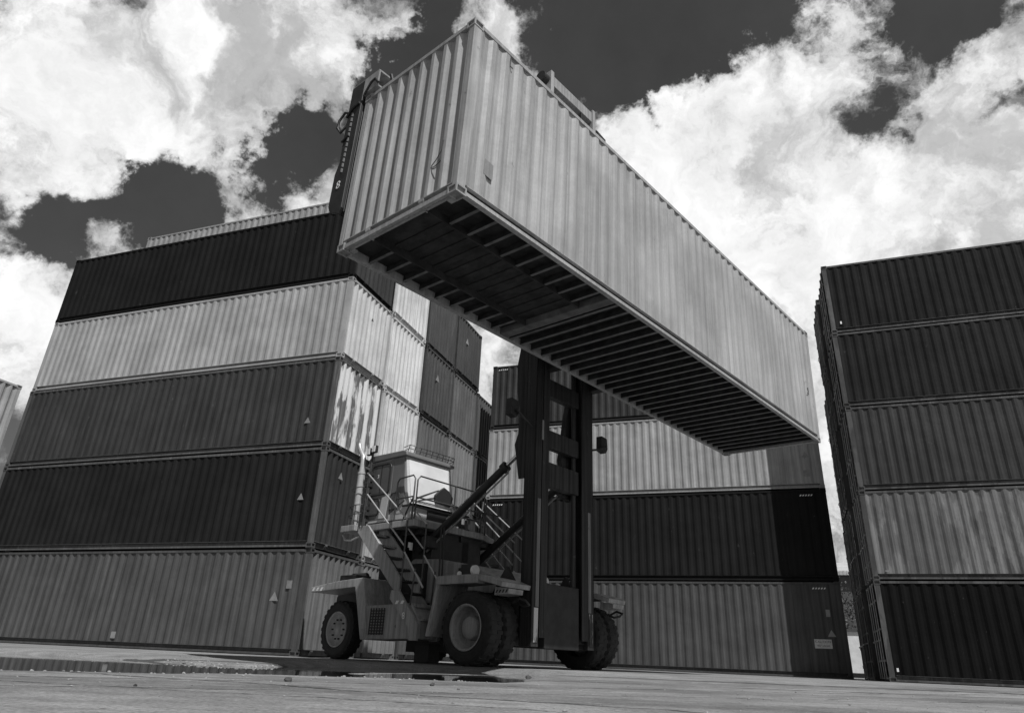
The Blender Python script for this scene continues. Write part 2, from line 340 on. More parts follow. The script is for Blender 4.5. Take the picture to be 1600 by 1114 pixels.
for pq in (((-3, 7.0), (9, 12.5), .5), ((-3, 5.2), (9, 9.0), .45), ((-4, 4.0), (6, 4.6), .35)):
    val = mth(N, L, 'MULTIPLY', val, mixf(N, L, mth(N, L, 'MULTIPLY', crack(*pq), nz(N, L, v, 3, 5, .7)), 1, .5))
# wet ground close to the water is darker
s = N.new('ShaderNodeSeparateXYZ'); L.new(v, s.inputs[0])
wet = rng(N, L, mth(N, L, 'ADD', s.outputs[2], mth(N, L, 'MULTIPLY', mth(N, L, 'SUBTRACT', a4, .5), .012)), WZ-.006, WZ+.002, 1, 0)
val = mixf(N, L, mth(N, L, 'MULTIPLY', wet, .6), val, .07)
col(N, L, val, b); L.new(mixf(N, L, wet, .85, .45), b.inputs['Roughness'])
bp = N.new('ShaderNodeBump'); bp.inputs['Strength'].default_value = .6; bp.inputs['Distance'].default_value = .012
L.new(mth(N, L, 'ADD', a3, mth(N, L, 'MULTIPLY', a4, 1.5)), bp.inputs['Height']); L.new(bp.outputs[0], b.inputs['Normal'])
me = bpy.data.meshes.new('ground'); me.from_pydata(verts, [], faces); me.materials.append(m)
me.polygons.foreach_set('use_smooth', [True]*len(faces))
tag(obj('ground', me), 'pale dusty concrete yard with cracks and grit', None, None, 'structure')
m, N, L, b = new_mat('still_water'); b.inputs['Base Color'].default_value = g(.015); b.inputs['Roughness'].default_value = .03; b.inputs['IOR'].default_value = 1.33
t = N.new('ShaderNodeTexCoord'); bp = N.new('ShaderNodeBump'); bp.inputs['Strength'].default_value = .02; bp.inputs['Distance'].default_value = .01
L.new(nz(N, L, t.outputs['Object'], 3, 3, .5), bp.inputs['Height']); L.new(bp.outputs[0], b.inputs['Normal'])
wm = MB(); wm.add([(-14, 2.4, WZ), (1.6, 2.4, WZ), (1.6, 13, WZ), (-14, 13, WZ)], [(0, 1, 2, 3)])
tag(obj('puddle_water', (wm, m)), 'long still puddle in front of the machine', None, None, 'structure')

# gravel round the rim of the puddle (uncountable grit) and a few single stones
def rock(mb, x, y, z, r):
    vs = []; fs = []; nlat, nlon = 4, 6; q = random.random()*99
    for i in range(nlat+1):
        for k in range(nlon):
            a = math.pi*i/nlat; c = 2*math.pi*k/nlon; d = Vector((math.sin(a)*math.cos(c), math.sin(a)*math.sin(c)*.8, math.cos(a)*.65))
            p = d*r*(1+.5*noise.noise(d*1.7+Vector((q, q, 0)))); vs.append((x+p.x, y+p.y, z+p.z))
    for i in range(nlat):
        for k in range(nlon): fs.append((i*nlon+k, i*nlon+(k+1) % nlon, (i+1)*nlon+(k+1) % nlon, (i+1)*nlon+k))
    mb.add(vs, fs)
gm = MB()
def rim(pts, n, spread, r0, r1):
    for _ in range(n):
        i = random.randrange(len(pts)-1); tt = random.random(); a, c = pts[i], pts[i+1]
        x = a[0]+(c[0]-a[0])*tt+random.gauss(0, spread); y = a[1]+(c[1]-a[1])*tt+random.gauss(0, spread)
        z = gh(x, y)
        if z < WZ-.01: continue
        r = r0+(r1-r0)*random.random()**3; rock(gm, x, y, z+r*.25, r)
rim([(-4.2,4.6),(-3.6,4.95),(-2.9,5.5),(-2.6,6.0)], 420, .13, .004, .017)
rim([(-2.6,6.0),(-1.7,6.9),(-1.0,7.0),(-.1,7.2)], 160, .12, .004, .016)
rim([(-4.4,10.1),(-3.9,9.6),(-3.3,9.2),(-2.8,9.8),(-2.5,10.8)], 220, .14, .006, .022)
rim([(-6,11),(-1,12.2)], 60, .3, .006, .02)
for _ in range(500):
    x, y = random.uniform(-4, 5), random.uniform(3, 9); r = .003+.009*random.random()**4
    z = gh(x, y)
    if z > WZ: rock(gm, x, y, z+r*.3, r)
tag(obj('gravel', (gm, M['stone'])), 'pale loose gravel and grit along the puddle rim', None, None, 'stuff')
for x, y, r, lab in ((-1.37, 5.04, .028, 'dark stone on the near concrete left of the middle, the larger one'), (-.46, 5.46, .02, 'dark stone on the near concrete below the rear wheels'),
                     (.42, 10.4, .045, 'small dark stone at the right tip of the puddle'), (-1.75, 3.75, .011, 'tiny dark stone on the near concrete at the far left')):
    mb = MB(); rock(mb, 0, 0, 0, r); o = obj('stone', (mb, M['stonedark'])); o.location = (x, y, gh(x, y)+r*.4); tag(o, lab, 'stone', 'dark stones on the concrete')

# ---------------------------------------------------------------- containers
LEN, WID = 12.192, 2.438
def corr(mb, x0, x1, z0, z1, yo, yi, pitch, flat_o, flat_i):
    """vertical corrugation running along x; yo outer plane, yi recessed plane"""
    n = max(1, round((x1-x0)/pitch)); p = (x1-x0)/n; k = p/pitch; fo, fi = flat_o*k, flat_i*k; sl = (p-fo-fi)/2
    xs = [(x0, yo)]
    for i in range(n):
        a = x0+i*p; xs += [(a+fo/2, yo), (a+fo/2+sl, yi), (a+fo/2+sl+fi, yi), (a+fo/2+2*sl+fi, yo)]
    xs.append((x1, yo)); vs = [(x, y, z) for z in (z0, z1) for x, y in xs]; m_ = len(xs)
    mb.add(vs, [(i, i+1, i+1+m_, i+m_) for i in range(m_-1)])
def xf(mb, fn):
    mb.v = [fn(*p) for p in mb.v]; return mb
CM = {}
def cmeshes(Hh, door_first):
    """shared meshes of one container; doors at x=0 when door_first, else at x=LEN"""
    key = (Hh, door_first)
    if key in CM: return CM[key]
    base = M['cross']; d = {}; Z1 = Hh-.012
    def done(name, mb, flip=True):
        if not door_first and flip: xf(mb, lambda x, y, z: (LEN-x, y, z))
        me = mb.mesh(name, base); fixn(me); d[name] = me
    # frame: posts, rails, headers and sills
    f = MB()
    for x0, x1 in ((.008, .15), (LEN-.15, LEN-.008)):
        for y0, y1 in ((.008, .09), (WID-.09, WID-.008)):
            f.box(x0, x1, y0, y1, .118, Hh-.118)
    for s in (0, 1):
        fy = (lambda y: y) if s == 0 else (lambda y: WID-y)
        def rb(x0, x1, a, c, z0, z1):
            y0, y1 = sorted((fy(a), fy(c))); f.box(x0, x1, y0, y1, z0, z1)
        rb(.178, LEN-.178, .004, .062, Z1-.075, Z1-.012)        # top rail
        rb(.178, LEN-.178, .075, .081, .068, .158)                 # web of the bottom rail
        rb(.178, LEN-.178, .006, .08, .158, .166)                # its upper flange
        rb(.178, LEN-.178, .003, .08, .018, .068)                # its lower lip
    f.box(.02, .10, .16, WID-.16, .02, .13); f.box(.01, .09, .16, WID-.16, Z1-.12, Z1-.008)             # door sill, header
    f.box(LEN-.12, LEN-.075, .16, WID-.16, .03, .165); f.box(LEN-.075, LEN-.012, .09, WID-.09, .155, .168); f.box(LEN-.07, LEN-.006, .16, WID-.16, Z1-.075, Z1-.012)
    for y in (.62, 1.72): f.prism([(LEN-.075, .03), (LEN-.075, .155), (LEN-.012, .155), (LEN-.012, .12)], 'y', y, y+.10)
    done('frame', f)
    s_ = MB(); corr(s_, .15, LEN-.15, .166, Z1-.075, .010, .037, .278, .072, .07); done('side_wall', s_)
    s_ = MB(); corr(s_, .15, LEN-.15, .166, Z1-.075, WID-.010, WID-.046, .278, .072, .07); done('far_side_wall', s_)
    e = MB(); corr(e, .09, WID-.09, .165, Z1-.07, .012, .066, .248, .06, .036)
    xf(e, lambda x, y, z: (LEN-y, x, z)); done('end_wall', e)
    r_ = MB(); corr(r_, .1, LEN-.1, .06, WID-.06, 0, -.02, .209, .09, .07); xf(r_, lambda x, y, z: (x, z, Z1-.008+y)); done('roof', r_)
    fl = MB(); fl.box(.1, LEN-.1, .062, WID-.062, .145, .165); done('floor', fl)
    # doors
    for k, (y0, y1) in enumerate(((.1, WID/2-.008), (WID/2+.008, WID-.1))):
        dm = MB(); corr(dm, y0, y1, .14, Z1-.125, .03, .066, .26, .1, .06); xf(dm, lambda x, y, z: (y, x, z))
        for a, c in ((y0, y0+.05), (y1-.05, y1)): dm.box(.018, .05, a, c, .14, Z1-.125)
        dm.box(.02, .05, y0, y1, .14, .2); dm.box(.02, .05, y0, y1, Z1-.185, Z1-.125)
        for z in (.35, .95, 1.55, Hh-.45):
            hy = y0 if k == 0 else y1-.0; hx = -.02 if k == 0 else .0
            dm.box(-.016, .02, hy-.05, hy+.05, z, z+.09)
        done('door%d' % k, dm)
        for j, yy in enumerate((y0+.3, y1-.3)):
            b_ = MB(); b_.tube([(-.012, yy, .06), (-.012, yy, Z1-.04)], .017, 8)
            for z in (.5, 1.3, 2.05): b_.box(-.026, .026, yy-.04, yy+.04, z, z+.05)
            for z in (.06, Z1-.09): b_.box(-.03, .02, yy-.05, yy+.05, z, z+.04)
            b_.box(-.045, -.028, yy, yy+.32, 1.02, 1.06)
            done('bar%d%d' % (k, j), b_)
    # corner castings: blocks whose three outer faces have real holes
    import bmesh
    for i, (cx, cy, cz) in enumerate([(a, c, e_) for a in (0, 1) for c in (0, 1) for e_ in (0, 1)]):
        bm = bmesh.new(); X0, X1 = (0, .178) if not cx else (LEN-.178, LEN); Y0, Y1 = (0, .162) if not cy else (WID-.162, WID); Z0_, Z1_ = (0, .118) if not cz else (Hh-.118, Hh)
        bmesh.ops.create_cube(bm, size=1)
        for v_ in bm.verts: v_.co = Vector((X0 if v_.co.x < 0 else X1, Y0 if v_.co.y < 0 else Y1, Z0_ if v_.co.z < 0 else Z1_))
        bm.normal_update()
        want = [Vector((1 if cx else -1, 0, 0)), Vector((0, 1 if cy else -1, 0)), Vector((0, 0, 1 if cz else -1))]
        fs = [f_ for f_ in bm.faces if any(f_.normal.dot(w_) > .9 for w_ in want)]
        for f_ in fs:
            nn = f_.normal.copy()
            bmesh.ops.inset_region(bm, faces=[f_], thickness=.032)
            rr = bmesh.ops.extrude_discrete_faces(bm, faces=[f_])
            for v_ in rr['faces'][0].verts: v_.co -= nn*.028
        me = bpy.data.meshes.new('corner_casting'); bm.to_mesh(me); bm.free(); me.materials.append(base); d['cast%d' % i] = me
    CM[key] = d; return d
def container(mat_world, Hh, paintmat, label, group, door_first=True, zs=1.0, frame_mat=None, end_mat=None, name='shipping_container'):
    d = cmeshes(Hh, door_first)
    root = bpy.data.objects.new(name, None); COL.objects.link(root); root.matrix_world = mat_world @ Matrix.Diagonal((1, 1, zs, 1))
    tag(root, label, 'container', group)
    obj('frame', d['frame'], root, frame_mat or paintmat)
    obj('side_wall', d['side_wall'], root, paintmat); obj('side_wall', d['far_side_wall'], root, paintmat)
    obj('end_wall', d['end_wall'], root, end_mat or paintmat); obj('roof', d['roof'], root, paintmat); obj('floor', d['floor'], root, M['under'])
    for k in range(2):
        dr = obj('door', d['door%d' % k], root, paintmat)
        for j in range(2): obj('locking_bar', d['bar%d%d' % (k, j)], dr, M['worn'])
    for i in range(8): obj('corner_casting', d['cast%d' % i], root, frame_mat or paintmat)
    return root
def frame_mx(o, rz): return Matrix.Translation(o) @ Matrix.Rotation(rz, 4, 'Z')
def decal(root, pts, mat, name='warning_sticker', end=None):
    """flat sticker; pts are (x,z) on the near side wall, or (y,z) on an end wall at x=end"""
    mb = MB()
    if end is None: mb.prism(pts, 'y', .0075, .0098)
    elif end == 0: mb.prism(pts, 'x', .0095, .0118)
    else: mb.prism(pts, 'x', end-.0118, end-.0095)
    return part(name, mb, mat, root)
def tri(x, z, s): return [(x-s/2, z-s*.43), (x+s/2, z-s*.43), (x, z+s*.43)]
def sq(x, z, w, h): return [(x-w/2, z-h/2), (x+w/2, z-h/2), (x+w/2, z+h/2), (x-w/2, z+h/2)]
def hatch(root, x, z, n=5, s=.05):
    mb = MB()
    for i in range(n): mb.prism([(x+i*s*1.7, z-s*.5), (x+i*s*1.7+s*.8, z-s*.5), (x+i*s*1.7+s*1.5, z+s*.5), (x+i*s*1.7+s*.7, z+s*.5)], 'y', -.0015, .001)
    part('height_stripes', mb, M['white'], root)

# --- left block (front row shows its long side, all rows show their blank ends)
AZ = 2.7847-math.pi; ax = Vector((math.cos(AZ), math.sin(AZ), 0)); ay = Vector((-math.sin(AZ), math.cos(AZ), 0))
AO = Vector((-4.840, 18.007, 0))-ax*LEN
a_h = [2.515, 2.643, 2.618, 2.606, 2.588, 2.6]; a_z = [0]
for h in a_h: a_z.append(a_z[-1]+h)
DK = dict(rust=.25, streak=.12, rough=.7, spec=.05)
acol = [  # by row (front to back), bottom to top: paint, wording
 [(P(.075, chalk=.15, spec=.2), 'faded mid-grey'), (P(.018, **DK), 'very dark'), (P(.04, rust=.45, chalk=.12, spec=.2), 'dark weathered'), (P(.33, rust=.14, streak=.12), 'white'), (P(.014, **DK), 'black')],
 [(P(.14), 'grey'), (P(.3, streak=.3), 'light grey'), (P(.5, streak=.3), 'off-white'), (P(.52, rust=.2), 'off-white'), (P(.5, rust=.25), 'off-white'), (P(.27, rust=.3), 'light grey')],
 [(P(.06), 'dark grey'), (P(.08, chalk=.3), 'grey'), (P(.1, streak=.3), 'mid-grey'), (P(.05, chalk=.35), 'dark'), (P(.045, chalk=.35), 'dark')],
 [(P(.14), 'grey'), (P(.2, streak=.3), 'mid-grey'), (P(.16, streak=.3), 'mid-grey'), (P(.09, streak=.3, chalk=.2), 'dusty grey'), (P(.04, chalk=.2), 'dark')],
 [(P(.06), 'dark grey'), (P(.1), 'grey'), (P(.07), 'dark grey'), (P(.085, streak=.3, chalk=.2), 'dusty grey')]]
rown = ['front row', 'second row', 'third row', 'fourth row', 'fifth row']; tiern = ['bottom', 'second', 'third', 'fourth', 'fifth', 'sixth']
AC = {}
peelm = P(.13, peel=.95, streak=.35, rust=.5, rough=.45)
for c, colm in enumerate(acol):
    for k, (pm, wd) in enumerate(colm):
        o = AO+ay*(2.531*c)+Vector((0, 0, a_z[k]))+ax*(0 if c == 0 else random.uniform(-.03, .02))
        lab = '%s container in the %s tier, %s of the tall left block' % (wd, tiern[k], rown[c])
        if (c, k) == (0, 2): lab = 'dark weathered container with a peeling pale end, third tier of the left block'
        if (c, k) == (0, 3): lab = 'long white container in the fourth tier of the front row, between two dark ones'
        if (c, k) == (0, 4): lab = 'black container on top of the front row of the left block'
        if (c, k) == (1, 5): lab = 'light grey container topmost of the left block, peeking over the black one'
        AC[c, k] = container(frame_mx(o+ax*random.uniform(-.02, .02)+ay*random.uniform(-.015, .015), AZ+random.uniform(-.0012, .0012)), 2.591, pm, lab, 'containers stacked in the left block', True, (a_h[k]-.012)/2.591,
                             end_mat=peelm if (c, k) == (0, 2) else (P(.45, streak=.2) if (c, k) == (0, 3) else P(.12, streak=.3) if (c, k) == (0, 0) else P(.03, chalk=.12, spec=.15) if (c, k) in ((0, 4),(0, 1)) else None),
                             frame_mat=P(.09, chalk=.5, rust=.6) if (c, k) in ((0, 1), (0, 2)) else None)
decal(AC[0, 2], tri(11.43, .76, .2), M['label']); decal(AC[0, 1], tri(11.62, 1.28, .2), M['label'])
decal(AC[0, 0], tri(11.3, 1.39, .26), M['label']); decal(AC[0, 0], sq(11.69, 1.68, .16, .2), M['labeldim'], 'data_plate'); decal(AC[0, 0], sq(6.38, .33, .16, .17), M['label'], 'data_plate')
decal(AC[0, 1], tri(.87, 2.0, .22), M['label'], end=LEN); decal(AC[3, 4], tri(.95, 1.7, .3), M['label'], end=LEN); decal(AC[2, 3], tri(1.05, 1.7, .3), M['label'], end=LEN)
decal(AC[0, 3], tri(1.35, 1.8, .13), M['stonedark'], 'rust_scar', end=LEN)
# --- the next bay further left: one lit end beyond the left edge of the block
DO = AO+ax*(-.35)-ay*2.531-ax*LEN
for k, (pm, wd) in enumerate(((P(.06, chalk=.3), 'dark'), (P(.05, chalk=.3), 'dark'), (P(.27, streak=.2, rust=.3), 'pale grey'))):
    container(frame_mx(DO+Vector((0, 0, 2.66*k)), AZ), 2.591, pm, '%s container in the %s tier of the cut-off stack at the left edge' % (wd, tiern[k] if k < 2 else 'top'), 'containers stacked at the left edge', True, 1.02)
# --- back block, facing the camera between the machine and the right stack
BO = Vector((-.7645, 26.9653, 0)); BZ = -.3512; b_h = [2.816, 2.976, 2.843, 2.759]; zb = 0; BC = []
for k, (pm, wd) in enumerate(((P(.065, chalk=.1, spec=.2), 'mid-grey container at the bottom of the stack behind the mast'), (P(.016, **DK), 'very dark container in the second tier of the stack behind the mast'),
                              (P(.3, streak=.22, rust=.25), 'light grey ribbed container in the third tier of the stack behind the mast'), (P(.036, chalk=.1, spec=.2), 'dark container on top of the stack behind the mast'))):
    BC.append(container(frame_mx(BO+Vector((random.uniform(-.02, .02), random.uniform(-.02, .02), zb)), BZ), 2.896, pm, wd, 'containers stacked behind the machine', True, (b_h[k]-.012)/2.896)); zb += b_h[k]
decal(BC[2], tri(11.71, 1.2, .24), M['label']); decal(BC[2], sq(11.68, .53, .2, .22), M['label'], 'data_plate')
decal(BC[0], tri(11.75, 1.32, .24), M['label']); decal(BC[0], sq(11.72, 1.92, .12, .22), M['label'], 'data_plate')
sg = decal(BC[0], sq(11.47, 1.0, .5, .27), plain('sign_plate', .5, .5), 'caution_sign')
text_part('lettering', 'CAUTION', .1, M['black'], sg, (11.47, .0075, 1.06), (R(90), 0, 0)); text_part('lettering', '9\'6" HIGH', .085, M['black'], sg, (11.47, .0075, .94), (R(90), 0, 0))
for k in (0, 1): hatch(BC[k], 11.35, 2.68); hatch(BC[k], .3, 2.68)
hatch(BC[3], .25, 2.7)
# --- right stack, door ends seen at a grazing angle
CO = Vector((10.660, 20.625, 0)); CZ = -.3715; cx_ = Vector((math.cos(CZ), math.sin(CZ), 0)); cy_ = Vector((-math.sin(CZ), math.cos(CZ), 0))
c_h = [2.645, 2.571, 2.675, 2.589, 2.597]
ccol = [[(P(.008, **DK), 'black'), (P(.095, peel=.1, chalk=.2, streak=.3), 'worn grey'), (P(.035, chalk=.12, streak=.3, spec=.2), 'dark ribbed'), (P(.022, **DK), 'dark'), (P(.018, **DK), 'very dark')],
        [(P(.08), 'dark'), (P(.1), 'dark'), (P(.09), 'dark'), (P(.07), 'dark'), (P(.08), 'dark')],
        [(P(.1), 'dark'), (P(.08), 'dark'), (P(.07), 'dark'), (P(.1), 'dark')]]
CC = {}
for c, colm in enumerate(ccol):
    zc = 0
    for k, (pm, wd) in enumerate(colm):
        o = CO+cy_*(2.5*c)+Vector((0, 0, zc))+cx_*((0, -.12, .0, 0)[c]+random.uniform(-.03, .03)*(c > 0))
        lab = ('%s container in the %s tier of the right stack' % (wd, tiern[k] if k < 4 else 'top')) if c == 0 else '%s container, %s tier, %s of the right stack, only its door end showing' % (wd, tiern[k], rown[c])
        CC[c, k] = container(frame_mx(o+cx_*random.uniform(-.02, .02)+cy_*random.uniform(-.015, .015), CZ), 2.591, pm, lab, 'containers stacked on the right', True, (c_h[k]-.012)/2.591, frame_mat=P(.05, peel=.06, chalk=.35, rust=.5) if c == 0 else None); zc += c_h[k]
decal(CC[0, 4], sq(.33, .36, .05, .1), M['white'], 'data_plate'); decal(CC[0, 0], sq(.24, .3, .05, .09), M['white'], 'data_plate'); decal(CC[0, 1], sq(.4, .24, .09, .04), M['label'], 'data_plate')

# ---------------------------------------------------------------- the hoisted container
HO = Vector((-.7592, 6.8049, 5.2521)); Ha, Hp, Hr = .830564, -.00968, .01938
hd = Vector((math.cos(Ha), math.sin(Ha), Hp)).normalized(); he = Vector((-math.sin(Ha), math.cos(Ha), Hr)).normalized(); he = (he-hd*he.dot(hd)).normalized(); hu = hd.cross(he)
HM = Matrix((hd, he, hu)).transposed().to_4x4(); HM.translation = HO
hp = P(.31, streak=.24, rust=.3, rough=.45)
H = container(HM, 2.896, hp, 'light grey container hanging high in the air from the machine', None, False, 2.9016/2.896, name='hoisted_container')
for o in list(H.children):
    if o.name.startswith('floor'): floor_o = o
# underside: gooseneck tunnel near the camera end, cross members all along
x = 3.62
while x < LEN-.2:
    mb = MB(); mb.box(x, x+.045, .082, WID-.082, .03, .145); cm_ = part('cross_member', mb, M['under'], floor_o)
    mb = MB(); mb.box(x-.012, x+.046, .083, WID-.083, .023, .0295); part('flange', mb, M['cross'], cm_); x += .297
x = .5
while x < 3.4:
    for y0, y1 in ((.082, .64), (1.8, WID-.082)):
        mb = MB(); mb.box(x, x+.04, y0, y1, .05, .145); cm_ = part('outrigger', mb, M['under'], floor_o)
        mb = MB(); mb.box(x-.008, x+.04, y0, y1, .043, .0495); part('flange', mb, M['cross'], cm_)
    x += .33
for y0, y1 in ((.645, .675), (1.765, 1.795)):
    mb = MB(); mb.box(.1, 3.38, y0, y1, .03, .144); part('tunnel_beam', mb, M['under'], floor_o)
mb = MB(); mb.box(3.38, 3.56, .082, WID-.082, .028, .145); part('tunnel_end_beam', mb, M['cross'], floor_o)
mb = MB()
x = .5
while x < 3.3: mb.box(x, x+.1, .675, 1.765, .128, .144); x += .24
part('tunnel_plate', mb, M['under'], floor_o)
mb = MB()
for y in (.16, .66, 1.76, 2.27): mb.prism([(.02, .02), (.14, .02), (.14, .05), (.09, .14), (.02, .14)], 'y', y, y+.014)
mb.box(.1, .178, .17, .26, .005, .03); mb.box(.1, .178, 2.17, 2.26, .005, .03)
part('gusset_plates', mb, hp, H)
mb = MB(); mb.box(.012, .06, .165, WID-.165, .02, .085); part('bottom_sill', mb, hp, H)
decal(H, [(.43, .52), (.6, .5), (.6, .74), (.44, .76)], P(.2), 'paint_patch'); decal(H, sq(.755, 2.68, .018, .16), M['stonedark'], 'rust_scar'); decal(H, sq(.785, 2.61, .06, .03), M['stonedark'], 'rust_scar')
mb = MB(); mb.tube([(.012, .36, .95), (.012, .38, .8), (.012, .47, .68), (.012, .55, .62), (.012, .5, .585), (.012, .42, .6), (.012, .37, .63)], .006, 6); part('dent_scratch', mb, M['stonedark'], H)
mb = MB(); mb.tube([(11.72, .0, 1.25), (11.74, 0, 1.15), (11.72, 0, 1.08), (11.66, 0, 1.1)], .008, 6); part('dent_scratch', mb, M['stonedark'], H)

# ---------------------------------------------------------------- the machine (empty-container handler), local +X = forward, +Y = far side
T = thing('container_handler', (.71, 14.32, 0), math.atan2(-.6747, .7381), 'grey tall-mast container handler with cab on a raised platform, holding up a container', 'container handler')
def wheel(x, y, r, w, side, hubbed):
    """side -1: outer face towards -Y"""
    wl_ = bpy.data.objects.new('wheel', None); COL.objects.link(wl_); wl_.parent = T; wl_.location = (x, y, r); wl_.empty_display_size = .2
    s = side; h = w/2
    ty = MB(); prof = [(r*.60, -h*.80), (r*.66, -h*.95), (r*.80, -h), (r*.93, -h*.93), (r*.985, -h*.72), (r, -h*.3), (r, h*.3), (r*.985, h*.72), (r*.93, h*.93), (r*.8, h), (r*.66, h*.95), (r*.6, h*.8), (r*.6, -h*.8)]
    ty.lathe(prof, 56)
    for k in range(26):
        for sgn in (-1, 1):
            a = (k+(.5 if sgn > 0 else 0))*2*math.pi/26
            c, s2 = math.cos(a), math.sin(a)
            def tr(rr, yy, tt): return (rr*c-tt*s2, yy, rr*s2+tt*c)
            lug = [tr(r*.955, sgn*h*.9, -.035), tr(r*.955, sgn*h*.9, .035), tr(r*.99, sgn*h*.05, .045), tr(r*.99, sgn*h*.05, -.02),
                   tr(r*1.0, sgn*h*.86, -.03), tr(r*1.0, sgn*h*.86, .03), tr(r*1.012, sgn*h*.05, .04), tr(r*1.012, sgn*h*.05, -.015)]
            ty.add(lug, [(0,1,2,3), (4,7,6,5), (0,4,5,1), (1,5,6,2), (2,6,7,3), (3,7,4,0)])
    for rr in (.72, .87):   # moulded rings on the sidewalls
        for yy in (-h*1.0, h*1.0): ty.lathe([(r*(rr-.012), yy*.985), (r*rr, yy*1.02), (r*(rr+.012), yy*.985)], 56)
    part('tyre', ty, M['rubber'], wl_)
    rm = MB()
    if hubbed: prof = [(r*.61, s*h*.84), (r*.635, s*h*1.0), (r*.60, s*h*1.02), (r*.565, s*h*.9), (r*.55, s*h*.5), (r*.53, s*-h*.5), (r*.36, s*-h*.75), (r*.30, s*-h*.72)]
    else: prof = [(r*.61, s*h*.84), (r*.62, s*h*.98), (r*.585, s*h*1.0), (r*.55, s*h*.85), (r*.53, s*h*.45), (r*.45, s*h*.35), (r*.40, s*h*.55), (r*.2, s*h*.62), (r*.17, s*h*.9), (0, s*h*.92)]
    rm.lathe(prof, 48); ro = part('rim', rm, M['rim'], wl_)
    if hubbed:
        hb = MB(); hb.lathe([(r*.33, -s*h*.8), (r*.33, s*h*.0), (r*.30, s*h*.35), (r*.28, s*h*.45), (r*.12, s*h*.5), (0, s*h*.5)], 40); part('hub', hb, M['rim'], wl_)
    nb_ = MB()
    for k in range(0 if hubbed else 10):
        a = k*math.pi/5; rr = r*(.24 if hubbed else .34); yy = s*h*(.5 if hubbed else .6)
        nb_.tube([(rr*math.cos(a), yy-.02*s, rr*math.sin(a)), (rr*math.cos(a), yy+.035*s, rr*math.sin(a))], .017, 6)
    if not hubbed: part('wheel_nuts', nb_, M['truckdark'], wl_)
for sd_ in (-1, 1):
    wheel(0, sd_*1.775, .61, .34, sd_, True); wheel(0, sd_*1.385, .61, .34, sd_, False)
    wheel(-4.4, sd_*1.32, .585, .34, sd_, False)
# chassis, axles, counterweight
mb = MB(); mb.box(-4.6, .75, -.55, .55, .45, .95); mb.box(-4.9, -4.0, -.9, .9, .5, 1.0); mb.box(-.35, .45, -1.15, 1.15, .35, .9)
mb.prism([(-5.3, .55), (-4.0, .55), (-4.0, 1.55), (-5.1, 1.55), (-5.3, 1.3)], 'y', -.95, .95); part('chassis', mb, M['truckdark'], T, .02)
mb = MB(); mb.tube([(0, -1.5, .61), (0, 1.5, .61)], .24, 20); mb.tube([(-4.4, -1.25, .585), (-4.4, 1.25, .585)], .14, 16); part('axle', mb, M['truckdark'], T)
# engine hood sloping down towards the mast
mb = MB(); mb.prism([(-3.0, 1.2), (-3.0, 1.75), (-2.72, 2.03), (-1.9, 1.98), (-1.1, 1.84), (-.6, 1.68), (.05, 1.46), (.35, 1.38), (.35, 1.0), (-.9, 1.0)], 'y', -.95, .95)
hood = part('engine_hood', mb, M['truck'], T, .05)
mb = MB(); mb.box(-1.25, -.88, -.985, -.955, 1.5, 1.76); part('air_intake', mb, M['truckdark'], hood)
# dark engine bay under the platform
mb = MB(); mb.box(-3.15, -2.2, -1.05, 1.05, 1.0, 1.9); mb.box(-2.95, -2.3, -.8, .7, 1.9, 2.6); mb.box(-3.9, -3.3, -.9, .9, 1.5, 2.3)
for _ in range(22):
    x, y, z = random.uniform(-3.8, -2.0), random.uniform(-1.2, 1.0), random.uniform(1.1, 2.5); a, c, e_ = [random.uniform(.04, .17) for _ in range(3)]
    mb.box(x-a, x+a, y-c, y+c, z-e_, z+e_)
part('engine_bay', mb, M['truckdark'], T, .012)
mb = MB()
for i in range(12):
    x0, y0 = random.uniform(-3.7, -1.9), random.uniform(-1.3, .9); z0 = random.uniform(1.5, 2.6)
    p0 = Vector((x0, y0, z0)); p1 = p0+Vector((random.uniform(-.5, .9), random.uniform(-.3, .3), random.uniform(-.9, -.2))); md = (p0+p1)/2+Vector((random.uniform(-.2, .2), random.uniform(-.3, 0), -.22))
    part('hose', MB().tube([p0*(1-t_)**2+md*2*t_*(1-t_)+p1*t_*t_ for t_ in [q/8 for q in range(9)]], random.uniform(.012, .022), 6), M['hose'], T)
pass
for y0 in (-1.08, -1.0): part('hose', MB().tube([(-1.75, y0, 2.6), (-1.7, y0-.02, 2.1), (-1.66, y0-.04, 1.6), (-1.5, y0, 1.2), (-1.4, y0+.1, 1.0)], .018, 6), M['hose'], T)
